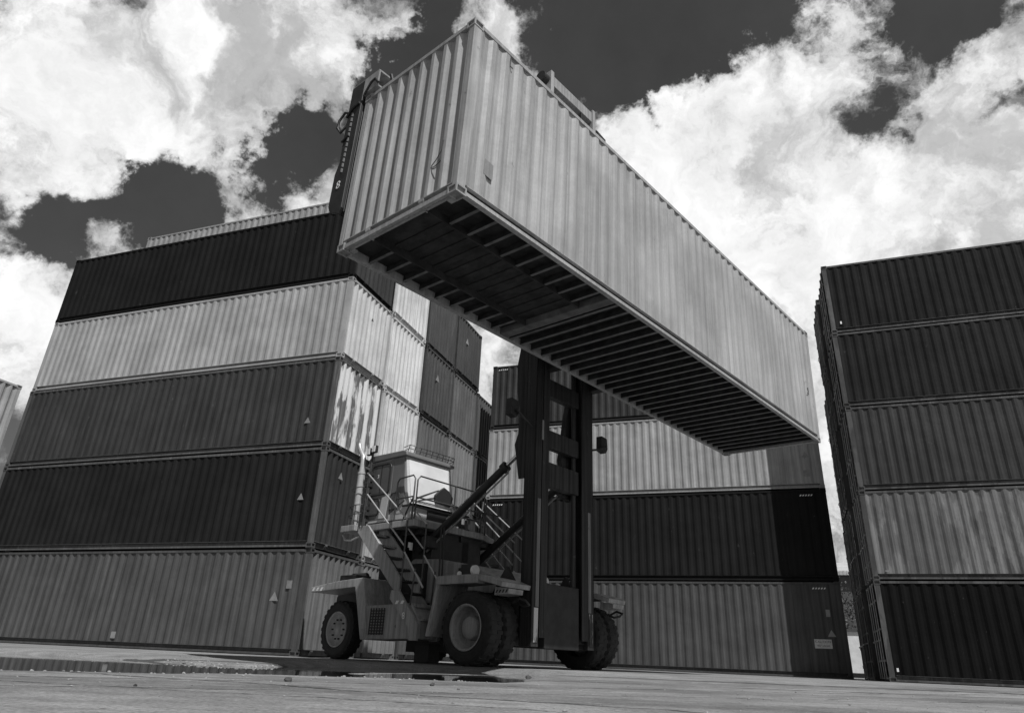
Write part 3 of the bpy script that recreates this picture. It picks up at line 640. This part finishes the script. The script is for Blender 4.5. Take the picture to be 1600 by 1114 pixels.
# front fenders
for s in (-1, 1):
    y0, y1 = sorted((s*(1.98 if s < 0 else 1.82), s*1.22)); mb = MB(); pr = [(-.98, .45), (-.9, .45), (-.7, 1.36), (.25, 1.385), (.6, 1.31), (.84, 1.25), (.86, 1.33), (.62, 1.41), (.28, 1.475), (-.76, 1.465)]
    mb.prism(pr, 'y', y0, y1); fo = part('front_fender', mb, M['truck'], T, .012)
    mb = MB(); mb.box(-.78, .28, *sorted((s*(1.995 if s < 0 else 1.835), s*1.8)), 1.33, 1.48); part('fender_lip', mb, M['truck'], fo, .008)
    mb = MB(); mb.prism([(.5, 1.14), (.82, 1.16), (.84, 1.24), (.52, 1.28)], 'y', *sorted((s*1.78, s*1.4))); sp_ = part('marker_plate', mb, M['truck'], fo)
    mb = MB()
    for i in range(4): mb.prism([(.53+i*.075, 1.175), (.56+i*.075, 1.175), (.59+i*.075, 1.225), (.56+i*.075, 1.225)], 'y', *sorted((s*1.786, s*1.78)))
    part('hazard_stripes', mb, M['black'], sp_)
    mb = MB(); mb.tube([(.7, s*1.5, 1.04), (.84, s*1.5, 1.1), (.98, s*1.5, 1.06), (.98, s*1.4, 1.0), (.84, s*1.4, .98), (.7, s*1.4, 1.04)], .022, 8); part('tow_loop', mb, M['truckdark'], fo)
    mb = MB(); mb.box(-1.02, -.72, *sorted((s*1.15, s*1.02)), 1.56, 1.8); lb = part('headlight', mb, M['truckdark'], fo, .02)
    mb = MB(); mb.tube([(-.72, s*1.08, 1.68), (-.66, s*1.08, 1.68)], .1, 20); part('lens', mb, M['lamp'], lb)
    mb = MB(); mb.tube([(-1.02, s*1.16, 1.62), (-1.02, s*1.19, 1.62)], .05, 12); part('lens', mb, M['lamp'], lb)
    # rear fenders
    mb = MB(); mb.prism([(-4.95, 1.32), (-4.35, 1.34), (-3.35, 1.38), (-3.24, 1.1), (-2.98, .38), (-2.76, .38), (-2.98, 1.2), (-3.1, 1.56), (-3.98, 1.52), (-4.95, 1.42)], 'y', *sorted((s*1.9, s*1.15)))
    rf = part('rear_fender', mb, M['truck'], T, .012)
    mb = MB()
    for i in range(3): mb.prism([(-4.9+i*.15, 1.34), (-4.83+i*.15, 1.34), (-4.78+i*.15, 1.41), (-4.85+i*.15, 1.41)], 'y', *sorted((s*1.906, s*1.899)))
    part('hazard_stripes', mb, M['white'], rf)
    mb = MB(); mb.box(-2.97, -2.86, *sorted((s*1.91, s*1.899)), .42, .58); part('reflector', mb, M['label'], rf)
mb = MB(); mb.box(-4.35, -3.75, -1.6, -1.2, 1.5, 1.68); mb.tube([(-4.25, -1.3, 1.66), (-3.8, -1.3, 1.66)], .09, 12); part('air_cleaner', mb, M['truckdark'], T, .02)
# side box with its grille and number
mb = MB(); mb.prism([(-2.93, 1.01), (-2.78, .38), (-1.28, .41), (-1.28, .72), (-1.55, 1.04)], 'y', -1.88, -1.3); bx = part('fuel_box', mb, M['truck'], T, .015)
mb = MB()
for i in range(9): mb.box(-2.74, -2.3, -1.895, -1.878, .48+i*.052, .505+i*.052)
for i in range(6): mb.box(-2.74+i*.084, -2.722+i*.084, -1.9, -1.885, .47, .96)
part('grille', mb, M['truckdark'], bx)
text_part('number', '8', .17, M['white'], bx, (-1.62, -1.985, .8), (R(90), 0, 0))
mb = MB(); mb.box(-2.8, -1.4, 1.3, 1.88, .4, 1.0); part('battery_box', mb, M['truck'], T, .02)
mb = MB(); mb.box(-2.0, -1.6, -1.3, -1.0, .02, .35); mb.box(-3.2, -1.3, -.5, .5, .2, .46); part('belly_plate', mb, M['truckdark'], T, .01)
# stairs on both sides
def stairs(s):
    yo, yi = s*1.9, s*1.38
    st = bpy.data.objects.new('stairs', None); COL.objects.link(st); st.parent = T; st.empty_display_size = .2; st.location = (-3.3, (yo+yi)/2, 0)
    off = Vector((3.3, -(yo+yi)/2, 0))
    def loc(mb): mb.v = [tuple(Vector(p)+off) for p in mb.v]; return mb
    for y in (yo, yi):
        mb = MB(); y0, y1 = sorted((y, y-s*.05))
        mb.prism([(-3.42, 2.62), (-3.16, 2.62), (-1.92, 1.5), (-1.92, 1.2), (-2.12, 1.3), (-3.5, 2.5)], 'y', y0, y1)
        part('stringer', loc(mb), M['truck'], st, .006)
        mb = MB(); y0, y1 = sorted((y+s*.055, y+s*.002)); mb.prism([(-2.1, 1.28), (-1.86, 1.26), (-1.24, .66), (-1.24, .38), (-1.46, .38), (-1.5, .62), (-2.12, 1.12)], 'y', y0, y1)
        lo = part('lower_stringer', loc(mb), M['truck'], st, .006)
        if y == yo:
            mb = MB()
            for i in range(2): mb.prism([(-1.93+i*.16, 1.02), (-1.86+i*.16, 1.02), (-1.82+i*.16, 1.08), (-1.89+i*.16, 1.08)], 'y', *sorted((y+s*.055, y+s*.062)))
            part('hazard_stripes', loc(mb), M['white'], lo)
    for i in range(8):
        x = -3.15+i*.265; z = 2.42-i*.243; mb = MB(); mb.box(x-.11, x+.11, *sorted((yo-s*.05, yi)), z, z+.03)
        for q in range(9): mb.box(x+.095, x+.112, yo-s*(.07+q*.05)-.01, yo-s*(.07+q*.05)+.01, z+.03, z+.042)
        part('tread', loc(mb), M['truckdark' if i < 6 else 'truck'], st)
    for y in (yo, yi):
        for a, c in (((-3.4, 3.78), (-1.87, 2.62)), ((-3.32, 3.3), (-1.9, 2.12)), ((-1.87, 1.99), (-1.23, 1.3))):
            mb = MB(); mb.tube([(a[0], y, a[1]), (c[0], y, c[1])], .017, 8); part('handrail', loc(mb), M['railbright'], st)
    for y in (yo, yi):
        for a, c in (((-1.88, 1.3), (-1.88, 2.62)), ((-3.36, 2.6), (-3.36, 3.8)), ((-1.55, 1.0), (-1.5, 1.66))):
            part('rail_post', loc(MB().tube([(a[0], y, a[1]), (c[0], y, c[1])], .017, 8)), M['rail'], st)
stairs(-1); stairs(1)
# platform
mb = MB(); mb.prism([(-3.75, -1.5), (-2.15, -1.5), (-2.15, .62), (-2.5, 1.35), (-3.75, 1.35)], 'z', 2.6, 2.74); pf = part('platform', mb, M['truck'], T, .012)
mb = MB()
for x in (-3.5, -3.0, -2.5): mb.box(x, x+.06, -1.4, 1.2, 2.5, 2.6)
for y in (-1.2, 0, 1.1): mb.box(-3.7, -2.25, y, y+.06, 2.48, 2.6)
part('support_beams', mb, M['truckdark'], pf)
mb = MB(); mb.box(-3.3, -3.1, -1.0, -.8, 1.2, 2.5); part('support_post', mb, M['truckdark'], pf); mb = MB(); mb.box(-2.5, -2.3, .1, .3, 1.5, 2.5); part('support_post', mb, M['truckdark'], pf)
# exhaust shelf and stack
mb = MB(); mb.box(-4.12, -3.62, -1.92, -1.2, 2.55, 2.68); sh = part('exhaust_shelf', mb, M['truck'], T, .01)
mb = MB(); mb.tube([(-4.1, -1.85, 2.5), (-4.0, -1.85, 2.38), (-3.75, -1.85, 2.36), (-3.5, -1.85, 2.42)], .02, 8); part('step_loop', mb, M['railbright'], sh)
EX, EY = -4.02, -1.62
mb = MB(); mb.tube([(EX, EY, 2.68), (EX, EY, 3.95)], .085, 20); mb.tube([(EX, EY, 3.95), (EX, EY, 4.22), (EX-.03, EY, 4.33), (EX-.12, EY, 4.43), (EX-.2, EY, 4.55), (EX-.24, EY, 4.66)], .07, 16, .045)
mb.tube([(EX, EY, 3.9), (EX, EY, 3.94)], .095, 20); ex = part('exhaust_stack', mb, M['exh'], T)
for z in (2.95, 3.15, 3.55):
    mb = MB(); mb.tube([(EX+.2*math.cos(a), EY+.14*math.sin(a), z+.03*math.cos(a)) for a in [q*2*math.pi/20 for q in range(21)]], .011, 6); part('guard_ring', mb, M['rail'], ex)
for a in (200, 250, 300, 340):
    mb = MB(); mb.tube([(EX+.2*math.cos(R(a)), EY+.14*math.sin(R(a)), 2.68), (EX+.2*math.cos(R(a)), EY+.14*math.sin(R(a)), 3.15)], .01, 6); part('guard_rod', mb, M['rail'], ex)
mb = MB()
for i in range(9):
    z = 2.8+i*.13; mb.box(EX+.16+random.uniform(0, .1), EX+.3+random.uniform(0, .06), EY-.02, EY+.16, z, z+.08)
mb.tube([(EX+.24, EY+.1, 2.7), (EX+.3, EY+.06, 3.2), (EX+.2, EY+.08, 3.6), (EX+.3, EY+.06, 4.0)], .016, 6); part('air_intake_pipe', mb, M['truckdark'], T)
mb = MB(); mb.tube([(-3.72, -1.6, 2.7), (-3.72, -1.6, 4.42)], .024, 10); lp = part('lamp_pole', mb, M['rail'], T)
for dx in (-.09, .1):
    mb = MB(); mb.box(-3.72+dx-.065, -3.72+dx+.065, -1.66, -1.58, 4.33+dx*.2, 4.5+dx*.2); wk = part('work_lamp', mb, M['truckdark'], lp, .012)
    mb = MB(); mb.box(-3.72+dx-.052, -3.72+dx+.052, -1.675, -1.661, 4.345+dx*.2, 4.485+dx*.2); part('lens', mb, M['lamp'], wk)
# cab
cabr = bpy.data.objects.new('cab', None); COL.objects.link(cabr); cabr.parent = T; cabr.empty_display_size = .3
Y0, Y1 = -1.5, -.12; ZT, ZB = 4.2, 2.80
mb = MB()
prof = [(-3.78, 2.76), (-2.28, 2.76), (-2.28, 3.02), (-2.44, 3.16), (-2.64, ZT-.03), (-3.86, ZT-.03), (-3.82, 3.3)]
mb.prism(prof, 'y', Y0+.03, Y1); part('body_shell', mb, M['cab'], cabr, .02)
mb = MB(); mb.prism([(-3.92, ZT-.04), (-2.56, ZT-.04), (-2.58, ZT+.05), (-2.7, ZT+.09), (-3.8, ZT+.11), (-3.92, ZT+.04)], 'y', Y0-.04, Y1+.06); rf = part('roof', mb, M['cabgrey'], cabr, .02)
mb = MB()
for z in (ZT+.12, ZT+.2):
    mb.tube([(-2.75, Y0+.02, z-.03), (-2.55, Y0+.02, z), (-2.55, Y1, z), (-2.75, Y1, z-.03)], .009, 6)
for i in range(9): y = Y0+.02+(Y1-Y0)*i/8; mb.tube([(-2.6, y, ZT+.06), (-2.55, y, ZT+.2)], .009, 6)
part('roof_rack', mb, M['rail'], rf)
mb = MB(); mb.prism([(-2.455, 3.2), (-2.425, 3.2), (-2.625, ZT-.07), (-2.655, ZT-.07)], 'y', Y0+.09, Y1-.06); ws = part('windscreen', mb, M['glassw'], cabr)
mb = MB()
mb.bar((-2.42, Y0+.25, 3.25), (-2.5, Y1-.45, 3.55), .02, .02); mb.bar((-2.42, Y0+.3, 3.2), (-2.44, Y1-.4, 3.42), .015, .015); part('wiper', mb, M['rail'], ws)
mb = MB(); mb.prism([(-.72, 3.24), (-.28, 3.2), (-.2, 3.42), (-.34, 3.56), (-.5, 3.62), (-.64, 3.52), (-.76, 3.4)], 'x', -2.44, -2.38); part('seat_console', mb, M['rubberseal'], ws, .02)
# quarter panel and door with two panes
mb = MB(); mb.prism([(-2.98, 2.95), (-2.55, 3.17), (-2.66, ZT-.06), (-3.02, ZT-.06)], 'y', Y0, Y0+.03); part('quarter_window', mb, M['cabgrey'], cabr)
mb = MB(); mb.prism([(-3.8, 2.82), (-3.02, 2.82), (-3.02, ZT-.07), (-3.84, ZT-.07)], 'y', Y0-.005, Y0+.028); dr = part('door', mb, M['cabgrey'], cabr, .01)
def ring(x0, x1, z0, z1, y, r, w):
    c = []
    for (cx0, cz0, a0) in ((x1-r, z1-r, 0), (x0+r, z1-r, 90), (x0+r, z0+r, 180), (x1-r, z0+r, 270)):
        c += [(cx0+r*math.cos(R(a0+q*22.5)), y, cz0+r*math.sin(R(a0+q*22.5))) for q in range(5)]
    c.append(c[0]); mb = MB(); mb.tube(c, w, 6); return mb
mb = MB(); mb.box(-3.72, -3.12, Y0-.012, Y0-.005, 3.42, 4.02); part('window', mb, M['glass'], dr)
part('window_seal', ring(-3.75, -3.09, 3.38, 4.06, Y0-.012, .09, .018), M['rubberseal'], dr)
mb = MB(); mb.box(-3.42, -3.40, Y0-.018, Y0-.012, 3.4, 4.04); part('window_divider', mb, M['rubberseal'], dr)
mb = MB(); mb.box(-3.74, -3.4, Y0-.012, Y0-.005, 2.96, 3.26); part('window', mb, M['glass'], dr)
part('window_seal', ring(-3.76, -3.38, 2.93, 3.3, Y0-.012, .08, .014), M['rubberseal'], dr)
part('window_seal', ring(-3.0, -2.72, 3.0, 3.36, Y0-.006, .05, .01), M['rubberseal'], dr)
mb = MB(); mb.prism([(-3.36, 2.84), (-3.12, 2.84), (-3.06, 3.36), (-3.3, 3.3)], 'y', Y0-.014, Y0-.005); part('door_corner_panel', mb, M['cab'], dr)
text_part('number', '3', .12, M['white'], dr, (-3.52, Y0-.014, 3.8), (R(90), 0, 0))
mb = MB(); mb.box(-3.82, -2.3, Y0+.0, Y0+.03, 2.77, 2.9); part('sill_panel', mb, M['cab'], cabr)
mb = MB(); mb.box(-2.28, -2.25, Y0+.45, Y1+.1, 2.8, 3.02); part('front_grille', mb, M['truckdark'], cabr)
mb = MB(); mb.box(-2.6, -2.2, Y0, Y1+.3, 3.03, 3.07); part('front_ledge', mb, M['truckdark'], cabr, .008)
# railings on the platform
def rail(pts, name='railing'): mb = MB(); mb.tube(pts, .017, 8); return part(name, mb, M['rail'], pf)
rail([(-2.75, -1.55, 2.75), (-2.75, -1.55, 3.56), (-2.68, -1.55, 3.64), (-2.24, -1.55, 3.66), (-2.17, -1.55, 3.58), (-2.17, -1.55, 2.72)])
rail([(-2.75, -1.55, 3.2), (-2.17, -1.55, 3.2)]); rail([(-2.17, -1.55, 3.2), (-2.5, -1.5, 2.78)])
rail([(-2.12, -1.52, 2.74), (-2.12, -1.52, 3.55), (-2.12, -1.45, 3.64), (-2.12, .3, 3.62), (-2.12, .5, 3.6), (-2.12, .62, 3.5), (-2.12, .62, 2.7)])
rail([(-2.12, -1.52, 3.18), (-2.12, .62, 3.18)]); rail([(-2.12, -1.52, 2.98), (-2.12, .4, 2.98)]); rail([(-2.3, .62, 2.74), (-2.3, .7, 3.5), (-2.5, .9, 3.55), (-2.6, 1.1, 3.5), (-2.6, 1.1, 2.74)]); rail([(-2.12, -.4, 2.74), (-2.12, -.4, 3.63)])
rail([(-2.12, .35, 3.2), (-1.9, .9, 3.15), (-2.0, 1.3, 3.1)])
mb = MB()
for i in range(10):
    x, y = random.uniform(-2.6, -2.1), random.uniform(.1, .75); mb.box(x-.05, x+.05, y-.05, y+.05, 2.75, 2.85+random.uniform(0, .2))
part('valve_block', mb, M['rim'], pf, .008)
# mast: two channels, inner uprights, cross beams, cylinders
def mx(z): return .88
def col_(mb, ya, yb, x0, x1, z0, z1):
    mb.add([(mx(z)+x, y, z) for z in (z0, z1) for x, y in ((x0, ya), (x1, ya), (x1, yb), (x0, yb))], [(3,2,1,0), (4,5,6,7), (0,1,5,4), (1,2,6,5), (2,3,7,6), (3,0,4,7)])
TOP = 13.45
mast = bpy.data.objects.new('mast', None); COL.objects.link(mast); mast.parent = T; mast.empty_display_size = .3
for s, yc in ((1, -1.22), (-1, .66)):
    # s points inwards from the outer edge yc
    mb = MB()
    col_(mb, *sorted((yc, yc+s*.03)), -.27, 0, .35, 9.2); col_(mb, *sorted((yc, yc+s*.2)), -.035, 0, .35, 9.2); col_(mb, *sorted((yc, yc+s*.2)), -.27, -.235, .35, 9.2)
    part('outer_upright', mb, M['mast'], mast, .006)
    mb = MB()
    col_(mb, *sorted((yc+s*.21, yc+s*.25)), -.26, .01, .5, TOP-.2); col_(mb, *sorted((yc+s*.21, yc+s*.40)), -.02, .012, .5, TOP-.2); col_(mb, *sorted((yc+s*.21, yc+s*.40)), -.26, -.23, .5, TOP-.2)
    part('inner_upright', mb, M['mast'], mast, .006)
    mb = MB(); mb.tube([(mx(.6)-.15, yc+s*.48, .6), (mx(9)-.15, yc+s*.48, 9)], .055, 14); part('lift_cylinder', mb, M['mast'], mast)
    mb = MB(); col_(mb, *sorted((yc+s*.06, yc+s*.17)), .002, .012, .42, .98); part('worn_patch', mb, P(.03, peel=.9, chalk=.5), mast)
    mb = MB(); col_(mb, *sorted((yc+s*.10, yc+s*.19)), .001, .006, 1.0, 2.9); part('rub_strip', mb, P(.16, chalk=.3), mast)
    mb = MB(); mb.prism([(.45, 3.3), (.62, 3.3), (.62, 6.4), (.42, 6.2), (.32, 5.7), (.34, 5.1), (.42, 4.7), (.40, 4.2), (.32, 4.0), (.36, 3.8)], 'y', yc+s*.03-.012, yc+s*.03+.012); part('side_gusset', mb, M['mast'], mast)
for z0, z1, mt in ((5.05, 5.42, 'mast'), (3.97, 4.33, 'mast'), (3.2, 3.68, 'mast'), (7.4, 7.8, 'mast')):
    mb = MB(); col_(mb, -.86, .24, -.2, -.05, z0, z1); part('cross_beam', mb, M[mt], mast, .01)
mb = MB(); mb.prism([(.26, 3.1), (-.1, 3.2), (-.02, 3.62), (-.08, 3.9), (.0, 4.3), (.1, 4.9), (.26, 5.4)], 'x', .5, .62); part('cross_beam_gusset', mb, M['mast'], mast)
mb = MB(); col_(mb, -1.05, .8, -.28, .02, TOP-.2, TOP+.12); tb = part('top_cross_beam', mb, M['truck'], mast, .01)
for y in (-1.06, .72):
    mb = MB(); col_(mb, y, y+.12, -.3, .06, TOP-.9, TOP+.2); part('top_plate', mb, M['truck'], tb, .01)
mb = MB(); mb.tube([(mx(TOP)-.1, -1.3, TOP-.1), (mx(TOP)-.1, -1.1, TOP-.1)], .15, 16); mb.tube([(mx(TOP)-.1, .9, TOP-.5), (mx(TOP)-.1, 1.25, TOP-.55)], .2, 14); mb.tube([(mx(TOP)-.1, 1.2, TOP-.6), (mx(TOP)-.1, 1.3, TOP-.35)], .07, 10); part('chain_sheave', mb, M['truckdark'], tb)
mb = MB(); col_(mb, -.82, .2, -.25, -.02, .33, 1.42); part('lower_cross_box', mb, M['truckdark'], mast, .015)
for y in (-1.22, .55):
    mb = MB(); mb.prism([(.2, .55), (.55, .5), (.6, 1.2), (.25, 1.7), (-.1, 1.2)], 'y', y, y+.08); part('pivot_lug', mb, M['truckdark'], mast)
mb = MB(); mb.bar((.45, -.8, 3.1), (.3, -.3, 3.5), .08, .08); mb.tube([(.5, -.85, 3.62), (.5, -.6, 3.6)], .05, 8); mb.tube([(.56, -.8, 6.2), (.66, -.76, 5.0), (.6, -.8, 3.4), (.62, -.78, 1.5)], .02, 6); part('hose_guide', mb, M['hose'], mast)
mb = MB(); col_(mb, -1.05, -1.0, .002, .02, 4.05, 4.45); part('reflector', mb, M['labeldim'], mast)
for y, e_ in ((-1.28, -1), (.66, 1)):
    mb = MB(); yy = y+e_*.52; mb.tube([(mx(4.4)-.05, y, 4.25), (mx(4.4), y+e_*.25, 4.32), (mx(4.5), yy, 4.45)], .022, 8)
    ml = part('mirror_arm', mb, M['truckdark'], mast); mb = MB(); mb.prism([(yy-.11, 4.36), (yy+.06, 4.32), (yy+.13, 4.42), (yy+.11, 4.66), (yy-.1, 4.68)], 'x', .68, .83); part('mirror', mb, M['truckdark'], ml, .015)
# tilt cylinders
for y in (-.92, .9):
    A_, B_, C_ = Vector((-2.57, y, 2.17)), Vector((-.12, y, 3.7)), Vector((.42, y, 4.04))
    tr = part('tilt_cylinder', MB().tube([A_, B_], .082, 20), M['truckdark'], T)
    part('cylinder_cap', MB().tube([B_-(B_-A_).normalized()*.12, B_], .11, 20), M['truckdark'], tr)
    part('rod', MB().tube([B_, C_], .045, 14), M['chrome'], tr)
    part('rod_eye', MB().tube([C_+Vector((0, -.07, 0)), C_+Vector((0, .07, 0))], .11, 16), M['truckdark'], tr)
    dv = (B_-A_).normalized(); up_ = Vector((-dv.z, 0, dv.x))
    part('hydraulic_line', MB().tube([A_+dv*.2-up_*.14, A_+dv*1.6-up_*.15, B_-dv*.05-up_*.15, B_-dv*.02-up_*.09], .02, 8), M['rim'], tr)
    mb = MB()
    for i in range(6): p0 = A_+dv*(1.0+i*.2)+up_*.098; mb.bar(p0, p0+dv*.11, .05, .006, up=up_)
    if y < 0: part('marker_stripes', mb, M['white'], tr)
# spreader: beam along the far top edge of the container, legs and clamps at both ends (built in container coordinates, parented to the machine)
bpy.context.view_layer.update()
spm = bpy.data.objects.new('spreader', None); COL.objects.link(spm); spm.parent = T; spm.empty_display_size = .3; spm.matrix_parent_inverse = T.matrix_world.inverted(); spm.matrix_world = HM
def spart(name, mb, mat, bev=.01, parent=None): return part(name, mb, mat, parent or spm, bev)
mb = MB(); mb.box(.25, 11.95, 2.56, 2.86, 2.62, 3.0); spart('main_beam', mb, M['truck'])
mb = MB(); mb.box(5.5, 7.4, 2.6, 3.1, 1.2, 2.8); mb.box(5.6, 5.8, 2.55, 3.2, .3, 3.2); mb.box(7.1, 7.3, 2.55, 3.2, .3, 3.2); spart('carriage', mb, M['truckdark'])
for x0, s in ((0, 1), (LEN, -1)):
    def bx_(mb, a, c, *r): p0, p1 = sorted((x0+s*a, x0+s*c)); mb.box(p0, p1, *r)
    mb = MB()
    bx_(mb, -.03, 0.0, 2.14, 2.82, 2.96, 3.29); bx_(mb, .28, .31, 2.14, 2.82, 2.96, 3.29); bx_(mb, 0, .28, 2.14, 2.82, 3.26, 3.29); bx_(mb, 0, .28, 2.14, 2.82, 2.96, 2.99); bx_(mb, 0, .28, 2.4, 2.43, 2.99, 3.26)
    spart('hollow_arm', mb, M['truck'], 0)
    mb = MB(); p0, p1 = sorted((x0-s*.035, x0+s*.02))
    mb.prism([(2.5, 3.28), (2.84, 3.28), (2.82, 2.2), (2.80, 1.75), (2.87, 1.55), (2.87, .95), (2.80, .82), (2.55, .70), (2.5, .8)], 'x', p0, p1)
    lg = spart('end_leg', mb, M['truckdark'])
    mb = MB(); p0, p1 = sorted((x0+s*.02, x0+s*.3)); mb.prism([(2.5, 2.9), (2.7, 2.9), (2.7, .9), (2.6, .72), (2.5, .75)], 'x', p0, p1); spart('leg_box', mb, M['truckdark'])
    mb = MB()
    for i in range(12):
        z = 1.5+i*.1; p0, p1 = sorted((x0-s*.036, x0-s*.04)); mb.prism([(2.655, z), (2.705, z+.03), (2.705, z+.1), (2.655, z+.07)], 'x', p0, p1)
    spart('marker_stripes', mb, M['rim'], 0, lg)
    text_part('number', '8', .2, M['white'], lg, (x0-s*.042, 2.69, 1.27), (R(90), 0, R(-90 if s > 0 else 90)))
    mb = MB(); mb.tube([(x0, 2.78, 2.75), (x0-s*.05, 2.9, 2.8), (x0-s*.08, 2.98, 2.65), (x0-s*.08, 2.99, 2.5), (x0-s*.05, 2.93, 2.4), (x0-s*.02, 2.84, 2.5), (x0, 2.8, 2.62)], .022, 8)
    mb.tube([(x0-s*.05, 2.84, 2.66), (x0-s*.05, 2.7, 2.78), (x0-s*.05, 2.52, 2.8)], .02, 8); mb.tube([(x0-s*.04, 2.44, 2.92), (x0-s*.04, 2.3, 3.1), (x0-s*.04, 2.2, 3.12), (x0-s*.03, 2.12, 3.0)], .02, 8)
    mb.tube([(x0-s*.05, 2.83, 2.16), (x0-s*.05, 2.66, 2.22)], .018, 8); spart('hose', mb, M['hose'], 0)
mb = MB(); mb.tube([(.06, 1.83, 2.86), (.02, 1.86, 3.02)], .03, 10); spart('lock_pin', mb, M['truckdark'], 0)

# ---------------------------------------------------------------- seen through the gap between the back block and the right stack
wb = thing('warehouse', (31, 66, 0), -.35, 'distant dark warehouse with pale sheet roof, seen in the gap between stacks', 'building')
mb = MB(); mb.box(-20, 25, 0, 14, 0, 8.4); part('wall', mb, M['walld'], wb)
mb = MB(); mb.prism([(-.6, 8.4), (7, 10.2), (14.6, 8.4), (14.6, 8.7), (7, 10.5), (-.6, 8.75)], 'x', -20.5, 25.5)
for i in range(150): mb.box(-20.4+i*.3, -20.28+i*.3, -.62, -.6, 8.42, 8.78)
part('roof', mb, M['roofm'], wb)
cb_ = thing('site_cabin', (20.6, 43.5, 0), -.35, 'small white cabin on the ground in the gap between the two stacks', 'cabin')
mb = MB(); mb.box(-2.2, 3, 0, 2.4, .25, 2.45); part('wall', mb, M['wallw'], cb_); mb = MB(); mb.box(-2.3, 3.1, -.1, 2.5, 2.45, 2.6); part('roof', mb, M['walld'], cb_)
mb = MB(); mb.box(-1.4, -.4, -.03, .0, 1.2, 2.1); w_ = part('window', mb, M['glass'], cb_); mb = MB(); mb.box(-1.46, -.34, -.05, -.03, 1.13, 1.2); mb.box(-1.46, -.34, -.05, -.03, 2.1, 2.16); part('frame', mb, M['cabgrey'], w_)
mb = MB(); mb.box(-2.1, 2.9, .1, 2.3, 0, .25); part('base', mb, M['walld'], cb_)
tr_ = thing('tree', (22.5, 50, 0), 0, 'dark leafy tree behind the white cabin in the gap', 'tree')
mb = MB(); mb.tube([(0, 0, 0), (.1, 0, 1.5), (0, .1, 3)], .18, 8, .1)
for i in range(5): a = i*1.3; mb.tube([(0, .1, 2+i*.2), (math.cos(a)*.8, math.sin(a)*.8, 3.3+i*.2), (math.cos(a)*1.5, math.sin(a)*1.5, 4+i*.2)], .07, 6, .02)
part('trunk', mb, M['bark'], tr_)
mb = MB()
cl = [Vector((random.gauss(0, 1.1), random.gauss(0, 1.1), random.uniform(3, 5.8))) for _ in range(26)]
for _ in range(3000):
    p = random.choice(cl)+Vector((random.gauss(0, .33), random.gauss(0, .33), random.gauss(0, .25))); n_ = Vector((random.gauss(0, 1), random.gauss(0, 1), random.gauss(0, 1))).normalized(); a = n_.orthogonal().normalized()*.09; c = n_.cross(a.normalized())*.045
    mb.add([p-a, p+c, p+a, p-c], [(0, 1, 2, 3)])
part('crown', mb, M['leaf'], tr_)
